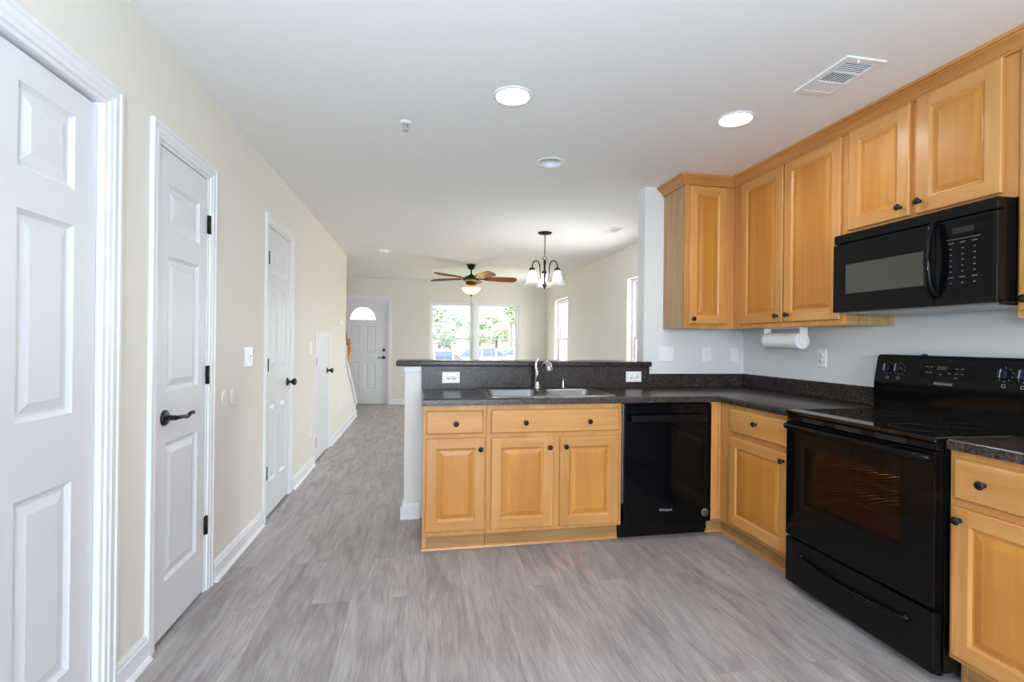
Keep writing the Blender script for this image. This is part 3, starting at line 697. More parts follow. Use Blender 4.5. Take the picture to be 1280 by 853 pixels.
B = MB(); lathe(B, (2.062, 3.41, fz_), (0, 0, 1), [(.017, 0), (.017, .004), (.011, .008), (.009, .03), (.0085, .05), (.012, .054), (.012, .062), (.006, .067), (0, .068)], 18); obj('body', B, chrome_m, t, smooth=R(40))
B = MB(); tube(B, [(2.062, 3.41, fz_+.058), (2.066, 3.38, fz_+.062), (2.068, 3.36, fz_+.057)], .0055, 10); obj('nozzle', B, chrome_m, t)

# --- outlets and switches
def plate(name, label, mp, u, v, w, h, kind, group=None, cat=None, m=plate_m):
    o0 = mp(u, v, 0); t = thing(name, label, cat or ('switch' if 'switch' in name else 'outlet'), o0, group)
    B = MB(); r = (u-w/2, u+w/2, v-h/2, v+h/2); panel_slab(B, lambda a, b, c: mp(a, b, c+.0065), *r, .0063, [], [], .003); obj('plate', B, m, t)
    B = MB()
    def rect(a, b, c, d, w0=.0064, w1=.0085):
        T = MB(); cells(T, [a, b], [c, d], lambda *k: True, w0, w1, mp); merge(B, T)
    n = mp(u, v, 1)-mp(u, v, 0)
    def slot(par, a, b, c, d):
        B = MB(); cells(B, [a, b], [c, d], lambda *k: True, .0083, .0089, mp); obj('slot', B, slot_m, par)
    if kind == 'duplex_h' or kind == 'duplex_v':
        for s in (-1, 1):
            du, dv = (s*.019, 0) if kind[-1] == 'h' else (0, s*.019)
            B = MB(); lathe(B, mp(u+du, v+dv, .0064), n, [(.0165, 0), (.0165, .002), (0, .002)], 20); rc = obj('receptacle', B, m, t)
            for k in (-1, 1):
                if kind[-1] == 'h': slot(rc, u+du-.004, u+du+.004, v+k*.0065-.0012, v+k*.0065+.0012)
                else: slot(rc, u+k*.0065-.0012, u+k*.0065+.0012, v+dv-.002, v+dv+.006)
    elif kind == 'gfci':
        rect(u-.0165, u+.0165, v-.033, v+.033); rc = obj('receptacle', B, m, t)
        for s in (-1, 1):
            for k in (-1, 1): slot(rc, u+k*.0065-.0012, u+k*.0065+.0012, v+s*.020-.004, v+s*.020+.004)
            B = MB(); rect(u-.006, u+.006, v+s*.003-.002, v+s*.003+.002, .0084, .0095); obj('button', B, off_lens, rc)
    elif kind.startswith('toggle'):
        k = int(kind[-1])
        for i in range(k):
            c = u + (i-(k-1)/2)*.046; B = MB(); rect(c-.005, c+.005, v-.012, v+.012, .0064, .0072); T = MB(); cells(T, [c-.004, c+.004], [v-.003, v+.010], lambda *q_: True, .006, .018, mp); merge(B, T); obj('toggle', B, m, t)
    elif kind == 'blank':
        for dv in (-.042, .042):
            B = MB(); lathe(B, mp(u, v+dv, .0064), n, [(.003, 0), (.003, .001), (0, .0012)], 10); obj('screw', B, m, t)
    return t
mS = face_y(YW-.021)
plate('outlet', 'white sideways outlet on the dark splash left of the sink', mS, 1.255, .995, .125, .080, 'duplex_h')
plate('outlet', 'white sideways outlet on the dark splash right of the sink', mS, 2.642, .997, .125, .080, 'duplex_h')
mW = face_y(YW)
plate('switch_plate', 'white double switch plate on the wall beside the bar end', mW, 2.925, 1.173, .118, .120, 'toggle2')
plate('outlet', 'white outlet on the wall below the corner cabinet', mW, 3.267, 1.170, .075, .120, 'gfci')
plate('blank_plate', 'white blank plate on the wall close to the corner', mW, 3.512, 1.170, .075, .120, 'blank', cat='wall plate')
plate('outlet', 'white outlet on the kitchen wall below the paper towels, left of the range', face_xn(XR), 2.724, 1.170, .072, .118, 'duplex_v')
mL_ = face_xp(0)
plate('switch_plate', 'shiny two-gang switch plate between the black-lever door and the six-panel door', mL_, 3.225, 1.145, .155, .124, 'toggle2', m=mat('mirror_plate', srgb(225, 226, 228), .22, .35, bump=(35, 1.0)))
plate('switch_plate', 'single switch plate between the six-panel door and the low cupboard door', mL_, 4.955, 1.175, .075, .118, 'toggle1')
plate('outlet', 'low wall outlet between the six-panel door and the low cupboard door', mL_, 5.00, .36, .075, .118, 'duplex_v')
plate('outlet', 'low wall outlet between the low cupboard door and the stairs', mL_, 6.77, .355, .075, .118, 'duplex_v')
for u, v, lb in ((2.875, .930, 'round cream cover plate nearer the black-lever door'), (2.995, .926, 'round cream cover plate nearer the shiny switch plate')):
    B = MB(); lathe(B, (0.0005, u, v), (1, 0, 0), [(.048, 0), (.048, .005), (.045, .008), (.02, .010), (0, .010)], 32)
    o = obj('cover_plate', B, cream, smooth=R(40), loc=(0, u, v)); tag(o, lb, 'wall plate', 'round blank cover plates')
t = thing('thermostat', 'small white thermostat high on the cream wall by the stairs', 'thermostat', (0, 6.70, 1.495))
B = MB(); cells(B, [6.64, 6.76], [1.45, 1.545], lambda *k: True, .0005, .024, mL_); bevel_sharp(B, .004, 2); obj('case', B, plate_m, t)
B = MB(); cells(B, [6.665, 6.735], [1.505, 1.532], lambda *k: True, .0235, .0248, mL_); obj('display', B, off_lens, t)

# --- wall cabinets
ZU, UF = 1.367, XR-.305
TOPF = 2.420
t = thing('wall_cabinet', 'narrow maple corner wall cabinet with one door facing the room', 'cabinet', (3.09, 3.35, ZU)); yu = YW-.305; mp = face_y(yu)
B = MB(); box(B, 2.912, UF-.001, yu+.021, YW-.002, ZU, TOPF); obj('carcass', B, maple_h, t)
B = MB(); box(B, 2.8905, 2.9115, yu+.0205, YW-.002, ZU, TOPF); obj('end_panel', B, maple_end, t)
B = MB(); face_frame(B, mp, (2.8905, UF-.001, ZU, TOPF), [(2.95, 3.19, 1.41, 2.36)]); obj('face_frame', B, maple, t)
cab_door(mp, (2.925, 3.214, 1.398, 2.388), t, [(2.950, 1.432)])
mp = face_xn(UF)
t = thing('wall_cabinet', 'tall maple two-door wall cabinet above the paper towel roll', 'cabinet', (3.44, 2.72, ZU))
B = MB(); box(B, UF+.021, XR-.002, 2.256, YW-.307, ZU, TOPF); obj('carcass', B, maple_h, t)
B = MB(); box(B, UF+.0205, XR-.002, 2.239, 2.2555, ZU, TOPF); obj('end_panel', B, maple_end, t)
B = MB(); face_frame(B, mp, (2.239, YW-.307, ZU, TOPF), [(2.29, 2.665, 1.41, 2.36), (2.715, 3.06, 1.41, 2.36)]); obj('face_frame', B, maple, t)
cab_door(mp, (2.697, 3.100, 1.396, 2.390), t, [(2.733, 1.438)]); cab_door(mp, (2.268, 2.683, 1.396, 2.390), t, [(2.640, 1.440)])
t = thing('wall_cabinet', 'short maple two-door wall cabinet above the microwave', 'cabinet', (3.44, 1.86, 1.835))
B = MB(); box(B, UF+.021, XR-.002, 1.478, 2.236, 1.835, TOPF); obj('carcass', B, maple_h, t)
B = MB(); face_frame(B, mp, (1.4775, 2.2365, 1.835, TOPF), [(1.55, 1.845, 1.90, 2.36), (1.905, 2.20, 1.90, 2.36)]); obj('face_frame', B, maple, t)
cab_door(mp, (1.890, 2.222, 1.866, 2.392), t, [(1.928, 1.912)]); cab_door(mp, (1.522, 1.860, 1.862, 2.395), t, [(1.836, 1.915)])
t = thing('wall_cabinet', 'maple wall cabinet past the microwave, cut by the picture edge', 'cabinet', (3.44, 1.2, ZU))
B = MB(); box(B, UF+.021, XR-.002, .94, 1.474, ZU, TOPF); obj('carcass', B, maple_h, t)
B = MB(); face_frame(B, mp, (.94, 1.4755, ZU, TOPF), [(.98, 1.44, 1.41, 2.36)]); obj('face_frame', B, maple, t)
cab_door(mp, (.97, 1.462, 1.392, 2.395), t, [(1.434, 1.438)])
# crown moulding: one mitred run
B = MB(); cx0, cyf = 2.8895, yu-.0005
cp = [(0, 2.393), (.012, 2.393), (.014, 2.396), (.014, 2.404), (.018, 2.406), (.021, 2.414), (.030, 2.425), (.043, 2.434), (.051, 2.438), (.051, 2.445), (.060, 2.446), (.060, H-.0005), (0, H-.0005)]
path = [((cx0, YW-.002), (-1, 0)), ((cx0, cyf), (-1, -1)), ((UF-.0005, cyf), (-1, -1)), ((UF-.0005, .94), (-1, 0))]
rings = [[B.verts.new((p[0]+d[0]*w_, p[1]+d[1]*w_, z)) for w_, z in cp] for p, d in path]
for a, b in zip(rings, rings[1:]):
    for i in range(len(cp)): B.faces.new((a[i], a[(i+1) % len(cp)], b[(i+1) % len(cp)], b[i]))
B.faces.new(rings[0]); B.faces.new(rings[-1][::-1])
o = obj('crown_moulding', B, crown_w, loc=(3.2, 2.5, 2.395)); tag(o, 'maple crown moulding running along the cabinet tops', 'moulding')

# --- microwave
t = thing('microwave', 'black over-the-range microwave with curved handle', 'microwave', (3.4, 1.86, 1.425)); mx_ = 3.194; mp = face_xn(mx_)
B = MB(); box(B, mx_+.032, XR-.003, 1.480, 2.234, 1.428, 1.832, .003); obj('body', B, black_satin, t)
B = MB(); holed(B, 1.712, 2.229, 1.428, 1.780, [(1.755, 2.158, 1.520, 1.672)], -.030, 0, mp); dr = obj('door', B, black_satin, t)
B = MB(); cells(B, [1.755, 2.158], [1.520, 1.672], lambda *k: True, -.02, -.003, mp); obj('window', B, mw_window, dr)
B = MB(); tube(B, spline([mp(1.702, 1.778, .004), mp(1.702, 1.755, .030), mp(1.702, 1.68, .046), mp(1.702, 1.60, .048), mp(1.702, 1.52, .036), mp(1.702, 1.482, .018), mp(1.702, 1.466, .002)], 6), .0125, 12); obj('handle', B, black_gloss, dr, smooth=R(50))
B = MB(); cells(B, [1.480, 1.708], [1.428, 1.780], lambda *k: True, -.030, 0, mp); bevel_sharp(B, .002, 1); cpn = obj('control_panel', B, black_satin, t)
B = MB(); cells(B, [1.500, 1.690], [1.455, 1.770], lambda *k: True, .0002, .0015, mp); obj('keypad', B, black_gloss, cpn)
B = MB(); cells(B, [1.560, 1.640], [1.718, 1.742], lambda *k: True, .0014, .0020, mp); obj('display', B, mat('dark_display', (.012, .016, .012), .1), cpn)
B = MB()
T = MB(); cells(T, [1.535, 1.660], [1.694, 1.6965], lambda *k: True, .0014, .0022, mp); merge(B, T)
for c in (1.556, 1.600, 1.644):
    for k in range(8):
        z = 1.680 - k*.0235; w_ = .010 if k in (0, 6) else .004
        T = MB(); cells(T, [c-w_, c+w_], [z-.0022, z+.0022], lambda *k: True, .0014, .0022, mp); merge(B, T)
obj('key_legends', B, faint_legend, cpn)
B = MB(); cells(B, [1.480, 2.229], [1.786, 1.832], lambda *k: True, -.030, -.002, mp); bevel_sharp(B, .003, 1); obj('vent_cover', B, black_satin, t)
B = MB(); box(B, mx_+.04, XR-.02, 1.50, 2.21, 1.418, 1.428); obj('grease_tray', B, steel_m, t)

# --- range
t = thing('range', 'black freestanding electric range with glass oven window', 'stove', (3.27, 1.86, 0)); ys0, ys1 = 1.4815, 2.2345; rx = 2.92; mp = face_xn(rx)
CAV = (1.56, 2.16, .42, .78)
B = MB(); holed(B, ys0, ys1, .035, .895, [CAV], -.50, -.045, mp); box(B, rx+.50, 3.565, ys0, ys1, .035, .895)
for x_ in (3.0, 3.5):
    for y_ in (ys0+.05, ys1-.05): lathe(B, (x_, y_, 0), (0, 0, 1), [(.016, 0), (.016, .036)], 12)
obj('body', B, black_satin, t)
B = MB(); holed(B, ys0+.004, ys1-.004, .275, .862, [(1.617, 2.105, .462, .742)], -.040, 0, mp); bevel_sharp(B, .004, 2, lambda e: all(abs(v.co.x-rx) < 1e-4 for v in e.verts) and not all(1.6 < v.co.y < 2.12 for v in e.verts))
dr = obj('oven_door', B, black_gloss, t)
B = MB(); cells(B, [1.617, 2.105], [.462, .742], lambda *k: True, -.006, -.003, mp); obj('oven_window', B, oven_glass, dr)
B = MB(); ci = inset(CAV, .002)
def cq(*p): B.faces.new([B.verts.new(mp(*q_)) for q_ in p])
A_, Z_ = -.046, -.498
cq((ci[0], ci[2], Z_), (ci[1], ci[2], Z_), (ci[1], ci[3], Z_), (ci[0], ci[3], Z_))
cq((ci[0], ci[2], A_), (ci[1], ci[2], A_), (ci[1], ci[2], Z_), (ci[0], ci[2], Z_)); cq((ci[0], ci[3], A_), (ci[1], ci[3], A_), (ci[1], ci[3], Z_), (ci[0], ci[3], Z_))
cq((ci[0], ci[2], A_), (ci[0], ci[3], A_), (ci[0], ci[3], Z_), (ci[0], ci[2], Z_)); cq((ci[1], ci[2], A_), (ci[1], ci[3], A_), (ci[1], ci[3], Z_), (ci[1], ci[2], Z_))
obj('oven_cavity', B, oven_in, t)
for z in (.535, .645):
    B = MB(); tube(B, [mp(1.57, z, -.07), mp(2.15, z, -.07)], .003, 6); tube(B, [mp(1.57, z, -.46), mp(2.15, z, -.46)], .003, 6)
    for k in range(14): y_ = 1.585+k*.0425; tube(B, [mp(y_, z+.003, -.07), mp(y_, z+.003, -.46)], .0018, 5)
    obj('oven_rack', B, rack_m, t)
ol = bpy.data.lights.new('oven_fill', 'POINT'); ol.energy = 1.3; ol.color = (1, .62, .48); ol.shadow_soft_size = .03  # added fill that brightens the cavity behind the tinted glass
oo = bpy.data.objects.new('oven_fill', ol); COL.objects.link(oo); oo.location = mp(1.86, .745, -.40)
B = MB(); cells(B, [2.068, 2.090], [.464, .740], lambda *k: True, -.036, -.022, mp); obj('window_reflection_strip', B, steel_m, dr)  # pale strip standing in for the bright reflection at the window's edge
B = MB()
yc = (ys0+ys1)/2
hp = [mp(ys0+.022, .838, .0), mp(ys0+.026, .838, .018), mp(ys0+.055, .838, .030)] + [mp(ys0+.055+(ys1-ys0-.11)*k/8, .838, .032+.008*math.sin(math.pi*k/8)) for k in range(1, 8)] + [mp(ys1-.055, .838, .030), mp(ys1-.026, .838, .018), mp(ys1-.022, .838, .0)]
tube(B, spline(hp, 4), .0155, 12); obj('door_handle', B, black_gloss, dr, smooth=R(50))
B = MB(); cells(B, [ys0+.004, ys1-.004], [.034, .262], lambda *k: True, -.040, 0, mp); bevel_sharp(B, .006, 2); d2 = obj('storage_drawer', B, black_satin, t)
B = MB(); tube(B, spline([mp(1.585, .196, -.002), mp(1.61, .186, .012), mp(1.86, .170, .016), mp(2.10, .186, .012), mp(2.125, .198, -.002)], 8), .012, 10); obj('drawer_handle', B, black_gloss, d2)
B = MB(); box(B, rx+.006, rx+.05, ys0+.004, ys1-.004, .866, .894, .003)
fr = obj('vent_strip', B, black_satin, t)
for k in range(3):
    B = MB()
    for z in (.872, .879, .886): box(B, rx+.003, rx+.0075, 1.60+k*.20, 1.73+k*.20, z-.0014, z+.0014)
    obj('vent_slots', B, slot_m, fr)
B = MB(); box(B, rx-.006, 3.50, ys0, ys1, .8955, .917, .006); obj('cooktop', B, black_glass, t)
for x_, y_, r_ in ((3.08, 1.68, .10), (3.08, 2.04, .08), (3.33, 1.68, .08), (3.33, 2.04, .10)):
    B = MB(); lathe(B, (x_, y_, .9172), (0, 0, 1), [(r_, 0), (r_, .0003), (r_-.003, .0003), (r_-.003, 0)], 40, cap=False); obj('burner_ring', B, ring_m, t)
B = MB(); box(B, 3.46, 3.585, ys0, ys1, .898, 1.062, .004); obj('backguard_base', B, black_gloss, t)
B = MB()
gp = [(3.478, 1.052), (3.462, 1.060), (3.488, 1.198), (3.500, 1.208), (3.585, 1.208), (3.585, 1.052)]
prism(B, [(x_, ys0-.004, z) for x_, z in gp], (0, ys1-ys0+.008, 0)); bevel_sharp(B, .006, 2); pn = obj('control_panel', B, black_satin, t)
nrm = Vector((-(1.198-1.060), 0, 3.488-3.462)).normalized(); upv = Vector((3.488-3.462, 0, 1.198-1.060)).normalized()
def pp(y, z, w): k = (z-1.060)/(1.198-1.060); return Vector((3.462+.026*k, y, z)) + nrm*w
for y_ in (2.163, 2.104, 1.641, 1.573):
    B = MB(); o_ = pp(y_, 1.138, .0002); lathe(B, o_, nrm, [(.023, 0), (.021, .012), (.019, .019), (0, .020)], 22)
    T = MB(); box(T, -.021, .021, -.005, .005, 0, .012, .002)
    rot = Matrix((upv, Vector((0, 1, 0)), nrm)).transposed()
    for v in T.verts: v.co = rot @ v.co + o_ + nrm*.017
    merge(B, T); kb = obj('knob', B, knobface_m, pn, smooth=R(35))
    B = MB(); T = MB(); box(T, -.018, .018, -.0012, .0012, 0, .001)
    for v in T.verts: v.co = rot @ v.co + o_ + nrm*.0288
    merge(B, T); obj('pointer', B, legend_m, kb)
def tick(y, z, w_, h_):
    T = MB(); cells(T, [y-w_, y+w_], [z-h_, z+h_], lambda *k: True, .0003, .0008, pp); merge(B, T)
for y_ in (2.163, 2.104, 1.641, 1.573):
    B = MB()
    for k in range(10):
        a = R(36*k); tick(y_+.029*math.sin(a), 1.138+.029*math.cos(a), .0016, .0016)
    for dy_, dz_, w_, h_ in ((0, -.043, .006, .0008), (0, -.055, .006, .0008), (-.006, -.049, .0008, .006), (.006, -.049, .0008, .006)): tick(y_+dy_, 1.138+dz_, w_, h_)
    obj('dial_marks', B, legend_m, pn)
B = MB(); cells(B, [1.755, 1.995], [1.092, 1.176], lambda *k: True, .0002, .0015, pp); dsp = obj('clock_panel', B, black_gloss, pn)
B = MB()
for y_, z in ((1.965, 1.155), (1.945, 1.155), (1.963, 1.128), (1.945, 1.128), (1.90, 1.120), (1.86, 1.127), (1.83, 1.150), (1.806, 1.150), (1.83, 1.127), (1.806, 1.127), (1.83, 1.108)):
    T = MB(); cells(T, [y_-.007, y_+.007], [z-.002, z+.002], lambda *k: True, .0014, .0019, pp); merge(B, T)
obj('key_legends', B, faint_legend, dsp)
B = MB(); T = MB(); cells(T, [1.872, 1.918], [1.142, 1.160], lambda *k: True, .0014, .0019, pp); merge(B, T); obj('clock_display', B, mat('clock_green', (.03, .035, .025), .2), dsp)
text('lettering', 'FRIGIDAIRE', .0165, pp(1.882, 1.076, .0006), (0, -1, 0), upv, legend_m, pn)
B = MB(); lathe(B, (3.53, 2.02, 1.2085), (0, 0, 1), [(.014, 0), (.012, .005), (0, .007)], 14); obj('vent_cap', B, black_satin, pn)

# --- paper towel holder and roll
rxx, rz = 3.40, 1.281
t = thing('paper_towel_holder', 'white paper towel holder fixed under the wall cabinet', 'holder', (rxx, 2.82, ZU))
B = MB(); box(B, rxx-.028, rxx+.028, 2.66, 2.99, ZU-.007, ZU-.0005, .002); obj('mounting_bar', B, plate_m, t)
for y_, s in ((2.658, 1), (2.982, -1)):
    B = MB(); prism(B, [(rxx-.026, y_, ZU-.0015), (rxx-.020, y_, rz-.02), (rxx-.010, y_, rz-.028), (rxx+.010, y_, rz-.028), (rxx+.020, y_, rz-.02), (rxx+.026, y_, ZU-.0015)], (0, .010, 0)); lathe(B, (rxx, y_+.005, rz), (0, s, 0), [(.017, .004), (.017, .022), (0, .022)], 16); obj('arm', B, plate_m, t)
B = MB(); y0_, y1_ = 2.6715, 2.978
lathe(B, (rxx, y0_, rz), (0, 1, 0), [(.020, 0), (.052, 0), (.0535, .002), (.0535, y1_-y0_-.002), (.052, y1_-y0_), (.020, y1_-y0_), (.020, 0)], 40, cap=False)
o = obj('paper_towel_roll', B, paper_m, smooth=R(35), loc=(rxx, 2.82, rz)); tag(o, 'white paper towel roll hanging in its holder under the cabinet', 'paper towel')

# ================================================================== CEILING FIXTURES
def downlight(x, y, label, lens, lit):
    t = thing('recessed_light', label, 'ceiling light', (x, y, H), 'recessed ceiling lights')
    B = MB(); lathe(B, (x, y, H-.0005), (0, 0, -1), [(.080, -.0), (.098, 0), (.098, .002), (.094, .005), (.082, .006), (.079, .003), (.074, -.05), (.072, -.10)], 48, cap=False); obj('trim_ring', B, trim_m, t)
    B = MB(); zz = .012 if lit else .045
    lathe(B, (x, y, H+zz), (0, 0, -1), [(.0735, -.004), (.0735, 0), (.060, .006), (.03, .010), (0, .011)], 36); obj('lens', B, lens, t)
    return t
downlight(*LAMPS[0], 'lit recessed ceiling light above the peninsula walkway', bulb_m, True)
downlight(*LAMPS[1], 'lit recessed ceiling light nearest the wall cabinets', bulb_m, True)
downlight(*LAMPS[2], 'unlit recessed ceiling light above the sink', off_lens, False)

def register(x0, x1, y0, y1, label, dirs=True):
    t = thing('air_vent', label, 'vent', ((x0+x1)/2, (y0+y1)/2, H)); dn = lambda u, v, w: Vector((u, v, H - w))
    f = .030; B = MB(); n = 3; ys = [y0+f+(y1-y0-2*f)*k/n for k in range(n+1)]
    holes = [(x0+f, x1-f, ys[k]+.004, ys[k+1]-.004) for k in range(n)]
    holed(B, x0, x1, y0, y1, holes, .0006, .007, dn); bevel_sharp(B, .002, 1, lambda e: all(v.co.z < H-.006 for v in e.verts)); fr = obj('frame', B, trim_m, t)
    B = MB(); box(B, x0+f*.8, x1-f*.8, y0+f*.8, y1-f*.8, H-.0016, H-.0008); obj('duct_shade_sheet', B, vent_dark, t)  # flat dark sheet drawn as the shade behind the louvres
    B = MB()
    for k, h in enumerate(holes):
        if k == 1:
            m = 9
            for i in range(m): xx = h[0]+(h[1]-h[0])*(i+.5)/m; T = MB(); cells(T, [xx-.0016, xx+.0016], [h[2], h[3]], lambda *q_: True, .0024, .0060, dn); merge(B, T)
        else:
            m = 6
            for i in range(m): yy = h[2]+(h[3]-h[2])*(i+.5)/m; T = MB(); cells(T, [h[0], h[1]], [yy-.0014 if k == 0 else yy-.0052, yy+.0014 if k == 0 else yy+.0052], lambda *q_: True, .0024, .0060, dn); merge(B, T)
    obj('louvres', B, trim_m, t)
    B = MB(); lathe(B, ((x0+x1)/2-.03, y0+.014, H-.007), (0, 0, -1), [(.004, 0), (.004, .012), (0, .013)], 8); obj('damper_lever', B, trim_m, t)
register(2.770, 2.965, 1.730, 2.030, 'white ceiling air vent close to the wall cabinets')
register(2.99, 3.14, 4.80, 5.05, 'small distant ceiling air vent past the hanging chandelier')
t = thing('sprinkler_head', 'small ceiling sprinkler head on a round plate', 'sprinkler', (.945, 2.75, H))
B = MB(); lathe(B, (.945, 2.75, H-.0006), (0, 0, -1), [(.032, 0), (.032, .003), (.024, .009), (.012, .011), (0, .011)], 24); obj('escutcheon', B, trim_m, t)
B = MB(); lathe(B, (.945, 2.75, H-.011), (0, 0, -1), [(.009, 0), (.007, .012), (.0035, .014), (.0035, .034), (.017, .036), (.017, .038), (0, .039)], 16)
for s in (-1, 1): tube(B, [(.945+s*.008, 2.75, H-.018), (.945+s*.013, 2.75, H-.032), (.945+s*.004, 2.75, H-.047)], .0022, 6)
obj('nozzle', B, sprinkler_m, t)
t = thing('smoke_detector', 'round white smoke detector on the hallway ceiling', 'smoke detector', (.545, 6.73, H))
B = MB(); lathe(B, (.545, 6.73, H-.0006), (0, 0, -1), [(.07, 0), (.07, .012), (.064, .030), (.05, .038), (0, .040)], 32); obj('case', B, plate_m, t, smooth=R(30))
B = MB(); lathe(B, (.545, 6.73, H-.0395), (0, 0, -1), [(.02, 0), (.018, .004), (0, .005)], 20); obj('test_button', B, off_lens, t)

# --- ceiling fan
fxc, fyc = 1.814, 7.66
t = thing('ceiling_fan', 'five-blade wooden ceiling fan with lit glass bowl', 'ceiling fan', (fxc, fyc, H))
B = MB(); lathe(B, (fxc, fyc, H-.0006), (0, 0, -1), [(.078, 0), (.078, .008), (.066, .022), (.052, .062), (.030, .078), (.014, .085)], 28); obj('canopy', B, hinge_m, t, smooth=R(40))
B = MB(); lathe(B, (fxc, fyc, H-.08), (0, 0, -1), [(.013, 0), (.013, .09)], 12); obj('downrod', B, hinge_m, t)
B = MB(); lathe(B, (fxc, fyc, H-.15), (0, 0, -1), [(.02, 0), (.035, .012), (.06, .03), (.115, .052), (.135, .075), (.130, .10), (.10, .118), (.085, .128), (.09, .150), (.075, .165), (.05, .170)], 36); obj('motor_housing', B, hinge_m, t, smooth=R(40))
zb = 2.245
for k in range(5):
    a = R(70 + 72*k)           # measured from +X towards the viewer
    d = Vector((math.cos(a), -math.sin(a), 0)); s_ = Vector((math.sin(a), math.cos(a), 0)); tilt = -.36
    def bp(r_, w_, dz): return Vector((fxc, fyc, zb + dz)) + d*r_ + s_*w_*math.cos(tilt) + Vector((0, 0, w_*math.sin(tilt)))
    out = [(.20, .042), (.26, .056), (.40, .068), (.55, .076), (.66, .076), (.705, .064), (.73, .038), (.738, 0)]
    poly = [bp(r_, w_, -.004) for r_, w_ in out] + [bp(r_, -w_, -.004) for r_, w_ in out[-2::-1]]
    B = MB(); prism(B, poly, (0, 0, .008)); bl = obj('blade', B, fanwood, t)
    B = MB(); prism(B, [bp(.10, .018, -.011), bp(.19, .016, -.011), bp(.25, .040, -.011), bp(.29, .0, -.011), bp(.25, -.040, -.011), bp(.19, -.016, -.011), bp(.10, -.018, -.011)], (0, 0, .006)); obj('blade_iron', B, hinge_m, bl)
B = MB(); lathe(B, (fxc, fyc, H-.318), (0, 0, -1), [(.05, 0), (.085, .006), (.09, .014), (.06, .024), (.05, .055)], 28); obj('light_fitter', B, mat('antique_brass', srgb(150, 112, 62), .3, .8), t, smooth=R(40))
B = MB(); lathe(B, (fxc, fyc, H-.37), (0, 0, -1), [(.150, 0), (.152, .004), (.147, .012), (.130, .040), (.100, .070), (.06, .092), (.02, .102), (0, .104)], 40, cap=False); obj('glass_bowl', B, bowl_m, t)
B = MB(); lathe(B, (fxc, fyc, H-.473), (0, 0, -1), [(.02, 0), (.022, .006), (.008, .012), (.011, .022), (.004, .032), (0, .036)], 16); obj('finial', B, hinge_m, t)
B = MB(); tube(B, [(fxc+.004, fyc, H-.508), (fxc+.006, fyc, H-.60)], .0018, 6); lathe(B, (fxc+.006, fyc, H-.60), (0, 0, -1), [(.003, 0), (.006, .012), (.004, .026), (0, .028)], 10); obj('pull_chain', B, hinge_m, t)
pl = bpy.data.lights.new('fan_lamp', 'POINT'); pl.energy = 40; pl.color = (1, .74, .40); pl.shadow_soft_size = .05
lo_ = bpy.data.objects.new('fan_lamp', pl); COL.objects.link(lo_); lo_.location = (fxc, fyc, H-.362)

# --- chandelier
cxx, cyy = 2.376, 5.21
t = thing('chandelier', 'dark bronze three-arm chandelier with clear bell shades', 'chandelier', (cxx, cyy, H))
B = MB(); lathe(B, (cxx, cyy, H-.0006), (0, 0, -1), [(.078, 0), (.078, .006), (.066, .016), (.03, .022), (.01, .026), (0, .026)], 28); obj('canopy', B, hinge_m, t, smooth=R(40))
B = MB(); nl = 11
for k in range(nl):
    zc = H-.032-.021*k; pts = []
    for i in range(12):
        a = 2*math.pi*i/12; lx, lz = .0075*math.cos(a), .014*math.sin(a)
        pts.append((cxx + (lx if k % 2 else 0), cyy + (0 if k % 2 else lx), zc + lz))
    tube(B, pts, .0024, 6, closed=True)
tube(B, [(cxx+.020*math.cos(2*math.pi*i/16), cyy, H-.283+.020*math.sin(2*math.pi*i/16)) for i in range(16)], .003, 6, closed=True)
obj('chain', B, hinge_m, t)
B = MB(); lathe(B, (cxx, cyy, H-.302), (0, 0, -1), [(.005, 0), (.013, .008), (.016, .03), (.012, .045), (.0125, .18), (.016, .19), (.0165, .215), (.012, .225), (.012, .255), (.024, .268), (.026, .285), (.012, .298), (.010, .315), (0, .322)], 20); obj('stem', B, hinge_m, t, smooth=R(40))
for k, a in enumerate((163, 43, -77)):
    d = Vector((math.cos(R(a)), -math.sin(R(a)), 0)); c0 = Vector((cxx, cyy, 0))
    P = lambda r_, z: c0 + d*r_ + Vector((0, 0, z))
    B = MB(); tube(B, spline([P(.012, 1.915), P(.045, 1.945), P(.058, 2.02), P(.062, 2.09), P(.085, 2.135), P(.120, 2.140), P(.150, 2.110), P(.158, 2.062)], 6), .0065, 10); am = obj('arm', B, hinge_m, t)
    B = MB(); lathe(B, P(.158, 2.068), (0, 0, -1), [(.010, 0), (.018, .006), (.030, .012), (.030, .030), (.026, .040), (0, .040)], 20); obj('socket', B, hinge_m, am, smooth=R(40))
    B = MB(); lathe(B, P(.158, 2.034), (0, 0, -1), [(.030, 0), (.034, .02), (.042, .06), (.055, .105), (.074, .140), (.086, .158)], 28, cap=False); obj('glass_shade', B, shade_glass, am)
    B = MB(); lathe(B, P(.158, 2.026), (0, 0, -1), [(.011, 0), (.013, .02), (.024, .045), (.0275, .068), (.022, .088), (.010, .099), (0, .101)], 20); obj('bulb', B, bulb2_m, am)

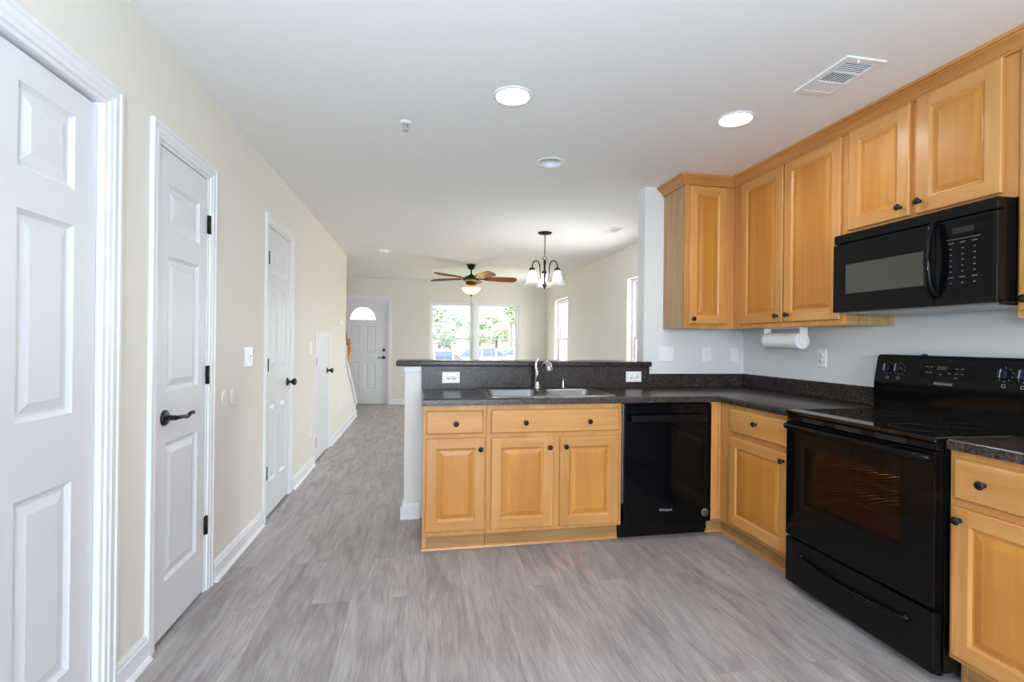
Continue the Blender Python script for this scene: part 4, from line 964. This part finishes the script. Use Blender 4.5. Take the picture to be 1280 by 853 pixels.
# ================================================================== STAIRS RAIL
t = thing('stair_railing', 'honey oak handrail and newel post at the foot of the stairs', 'railing', (-.055, 7.7, .9))
B = MB(); rp = spline([(-.055, 7.215, 1.52), (-.055, 7.42, 1.39), (-.055, 7.60, 1.27), (-.055, 7.80, 1.165)], 5); tube(B, rp, .030, 10); obj('handrail', B, oak, t)
B = MB(); lathe(B, (-.055, 7.84, .61), (0, 0, 1), [(.045, 0), (.045, .18), (.030, .21), (.024, .40), (.034, .46), (.044, .47), (.044, .60), (.030, .615), (.036, .64), (.02, .665), (0, .67)], 16); obj('newel_post', B, oak, t)
for k in range(4):
    y_ = 7.29 + k*.13; B = MB(); box(B, -.068, -.042, y_-.013, y_+.013, .99+.012-(y_-7.2)*.6275, 1.47-(y_-7.2)*.62); obj('baluster', B, trim_m, t)

# ================================================================== OUTDOORS
B = MB(); box(B, -40, 60, YF+.3, 90, -.75, -.62)
struct('ground_outside', B, grass_m, 'sunlit front lawn beyond the window', 'ground')
B = MB(); box(B, -40, 60, 17.5, 33, -.62, -.60)
struct('road', B, asphalt, 'pale driveway and street outside the front window', 'road')
def car(name, label, x, y, z, L, body_m, rot, hatch):
    t = thing(name, label, 'car', (x, y, z)); t.rotation_euler = (0, 0, 0); w = .88
    def side(pts, m, nm, ww, parent=t, bev=.05):
        B = MB(); prism(B, [(x + rot*px_, y - ww, z + pz) for px_, pz in pts], (0, 2*ww, 0)); bevel_sharp(B, bev, 2); return obj(nm, B, m, parent, smooth=R(40))
    h = L/2
    side([(-h, .28), (-h, .75), (-h+.15, .92), (-.7*h, .98), (.42*h, .98), (.86*h, .84), (h, .62), (h, .28), (.82*h, .24), (-.82*h, .24)], body_m, 'body', w, bev=.06)
    side([(-.84*h if hatch else -.62*h, .97), (-.60*h if hatch else -.42*h, 1.44), (.08*h, 1.46), (.46*h, .97)], carglass, 'windows', w-.09, bev=.04)
    side([(-.62*h if hatch else -.44*h, 1.43), (-.54*h, 1.53), (.02*h, 1.54), (.12*h, 1.45)], body_m, 'roof', w-.10, bev=.03)
    for px_ in (-.60*h, .60*h):
        for s in (-1, 1):
            B = MB(); lathe(B, (x+rot*px_, y+s*(w-.12), z+.32), (0, s, 0), [(.20, .02), (.31, 0), (.32, .03), (.32, .14), (.30, .17), (.19, .16), (.17, .13), (0, .13)], 24); obj('wheel', B, tyre_m, t)
    for px_ in (-.25*h, .12*h):
        B = MB(); box(B, x+rot*px_-.03, x+rot*px_+.03, y-w+.07, y+w-.07, z+.98, z+1.45); obj('pillar', B, body_m, t)
car('parked_car', 'silver hatchback parked outside beyond the right half of the front window', 5.0, 28, -.60, 4.4, carpaint, 1, True)
car('parked_car', 'pale car parked outside beyond the left half of the front window', 2.05, 19.5, -.60, 3.9, carwhite, 1, False)
car('parked_car', 'white car parked behind the silver hatchback', 7.2, 31.4, -.60, 4.6, carwhite, -1, True)

def leaves(n, blobs, size, seed):
    r = random.Random(seed); B = MB()
    for i in range(n):
        c, rad = blobs[i % len(blobs)]
        while True:
            p = Vector((r.uniform(-1, 1), r.uniform(-1, 1), r.uniform(-1, 1)))
            if .25 < p.length < 1: break
        p = Vector((c[0]+p.x*rad[0], c[1]+p.y*rad[1], c[2]+p.z*rad[2])); a = Vector((r.uniform(-1, 1), r.uniform(-1, 1), r.uniform(-.6, .6))).normalized(); b = a.orthogonal().normalized()
        s = size*r.uniform(.6, 1.3); q_ = [p-a*s, p+b*s*.45, p+a*s, p-b*s*.45]; B.faces.new([B.verts.new(v) for v in q_])
    return B
def tree(x, y, h, spread, label, seed, m, n=1500):
    t = thing('leafy_tree', label, 'tree', (x, y, -.62), 'trees across the street'); r = random.Random(seed)
    B = MB(); tube(B, spline([(x, y, -.62), (x+.1, y, h*.3), (x-.05, y, h*.62)], 4), [.16]*3+[.12]*3+[.08]*3, 8)
    for k in range(4):
        a = R(90*k+20); tube(B, [(x, y, h*.42), (x+math.cos(a)*spread*.4, y+math.sin(a)*spread*.4, h*.62)], [.06, .03], 6)
    obj('trunk', B, bark_m, t)
    bl = [((x+r.uniform(-.6, .6)*spread, y+r.uniform(-.5, .5)*spread, h*r.uniform(.32, .88)), (spread*.5, spread*.45, spread*.42)) for _ in range(9)]
    o = obj('crown', leaves(n, bl, .20, seed+1), m, t)
    return t
tree(2.4, 38, 4.6, 1.7, 'bushy tree seen through the left edge of the front window', 11, leaf_ms[0])
tree(3.6, 45, 4.2, 1.9, 'round dark tree in the middle of the left front window', 12, leaf_ms[2], 1700)
tree(5.9, 41.5, 3.6, 1.3, 'pale tree just right of the window mullion', 13, leaf_ms[1])
tree(8.1, 46, 4.0, 1.5, 'green tree in the middle of the right front window', 14, leaf_ms[0])
tree(7.7, 36.5, 6.6, 1.4, 'tall tree filling the top corner of the right front window', 15, leaf_ms[1], 2200)
def shrub(x, y, w_, h_, label, seed, m):
    t = thing('garden_shrub', label, 'shrub', (x, y, -.62), 'shrubs by the street')
    B = MB()
    for k in range(5): tube(B, [(x, y, -.62), (x+w_*.5*math.cos(k*1.26), y+w_*.5*math.sin(k*1.26), -.62+h_*.6)], .025, 5)
    obj('stems', B, bark_m, t)
    obj('foliage', leaves(420, [((x-w_*.4, y, -.62+h_*.5), (w_*.6, w_*.5, h_*.5)), ((x+w_*.4, y, -.62+h_*.52), (w_*.6, w_*.5, h_*.48))], .12, seed), m, t)
shrub(1.9, 34.5, 1.0, 1.3, 'low shrub outside at the left of the front window', 21, leaf_ms[2])
shrub(4.3, 35.0, .9, 1.25, 'yellow-green shrub outside beside the window mullion', 22, leaf_ms[1])
shrub(6.6, 33.6, 1.1, 1.3, 'pale shrub outside behind the silver car', 23, leaf_ms[1])
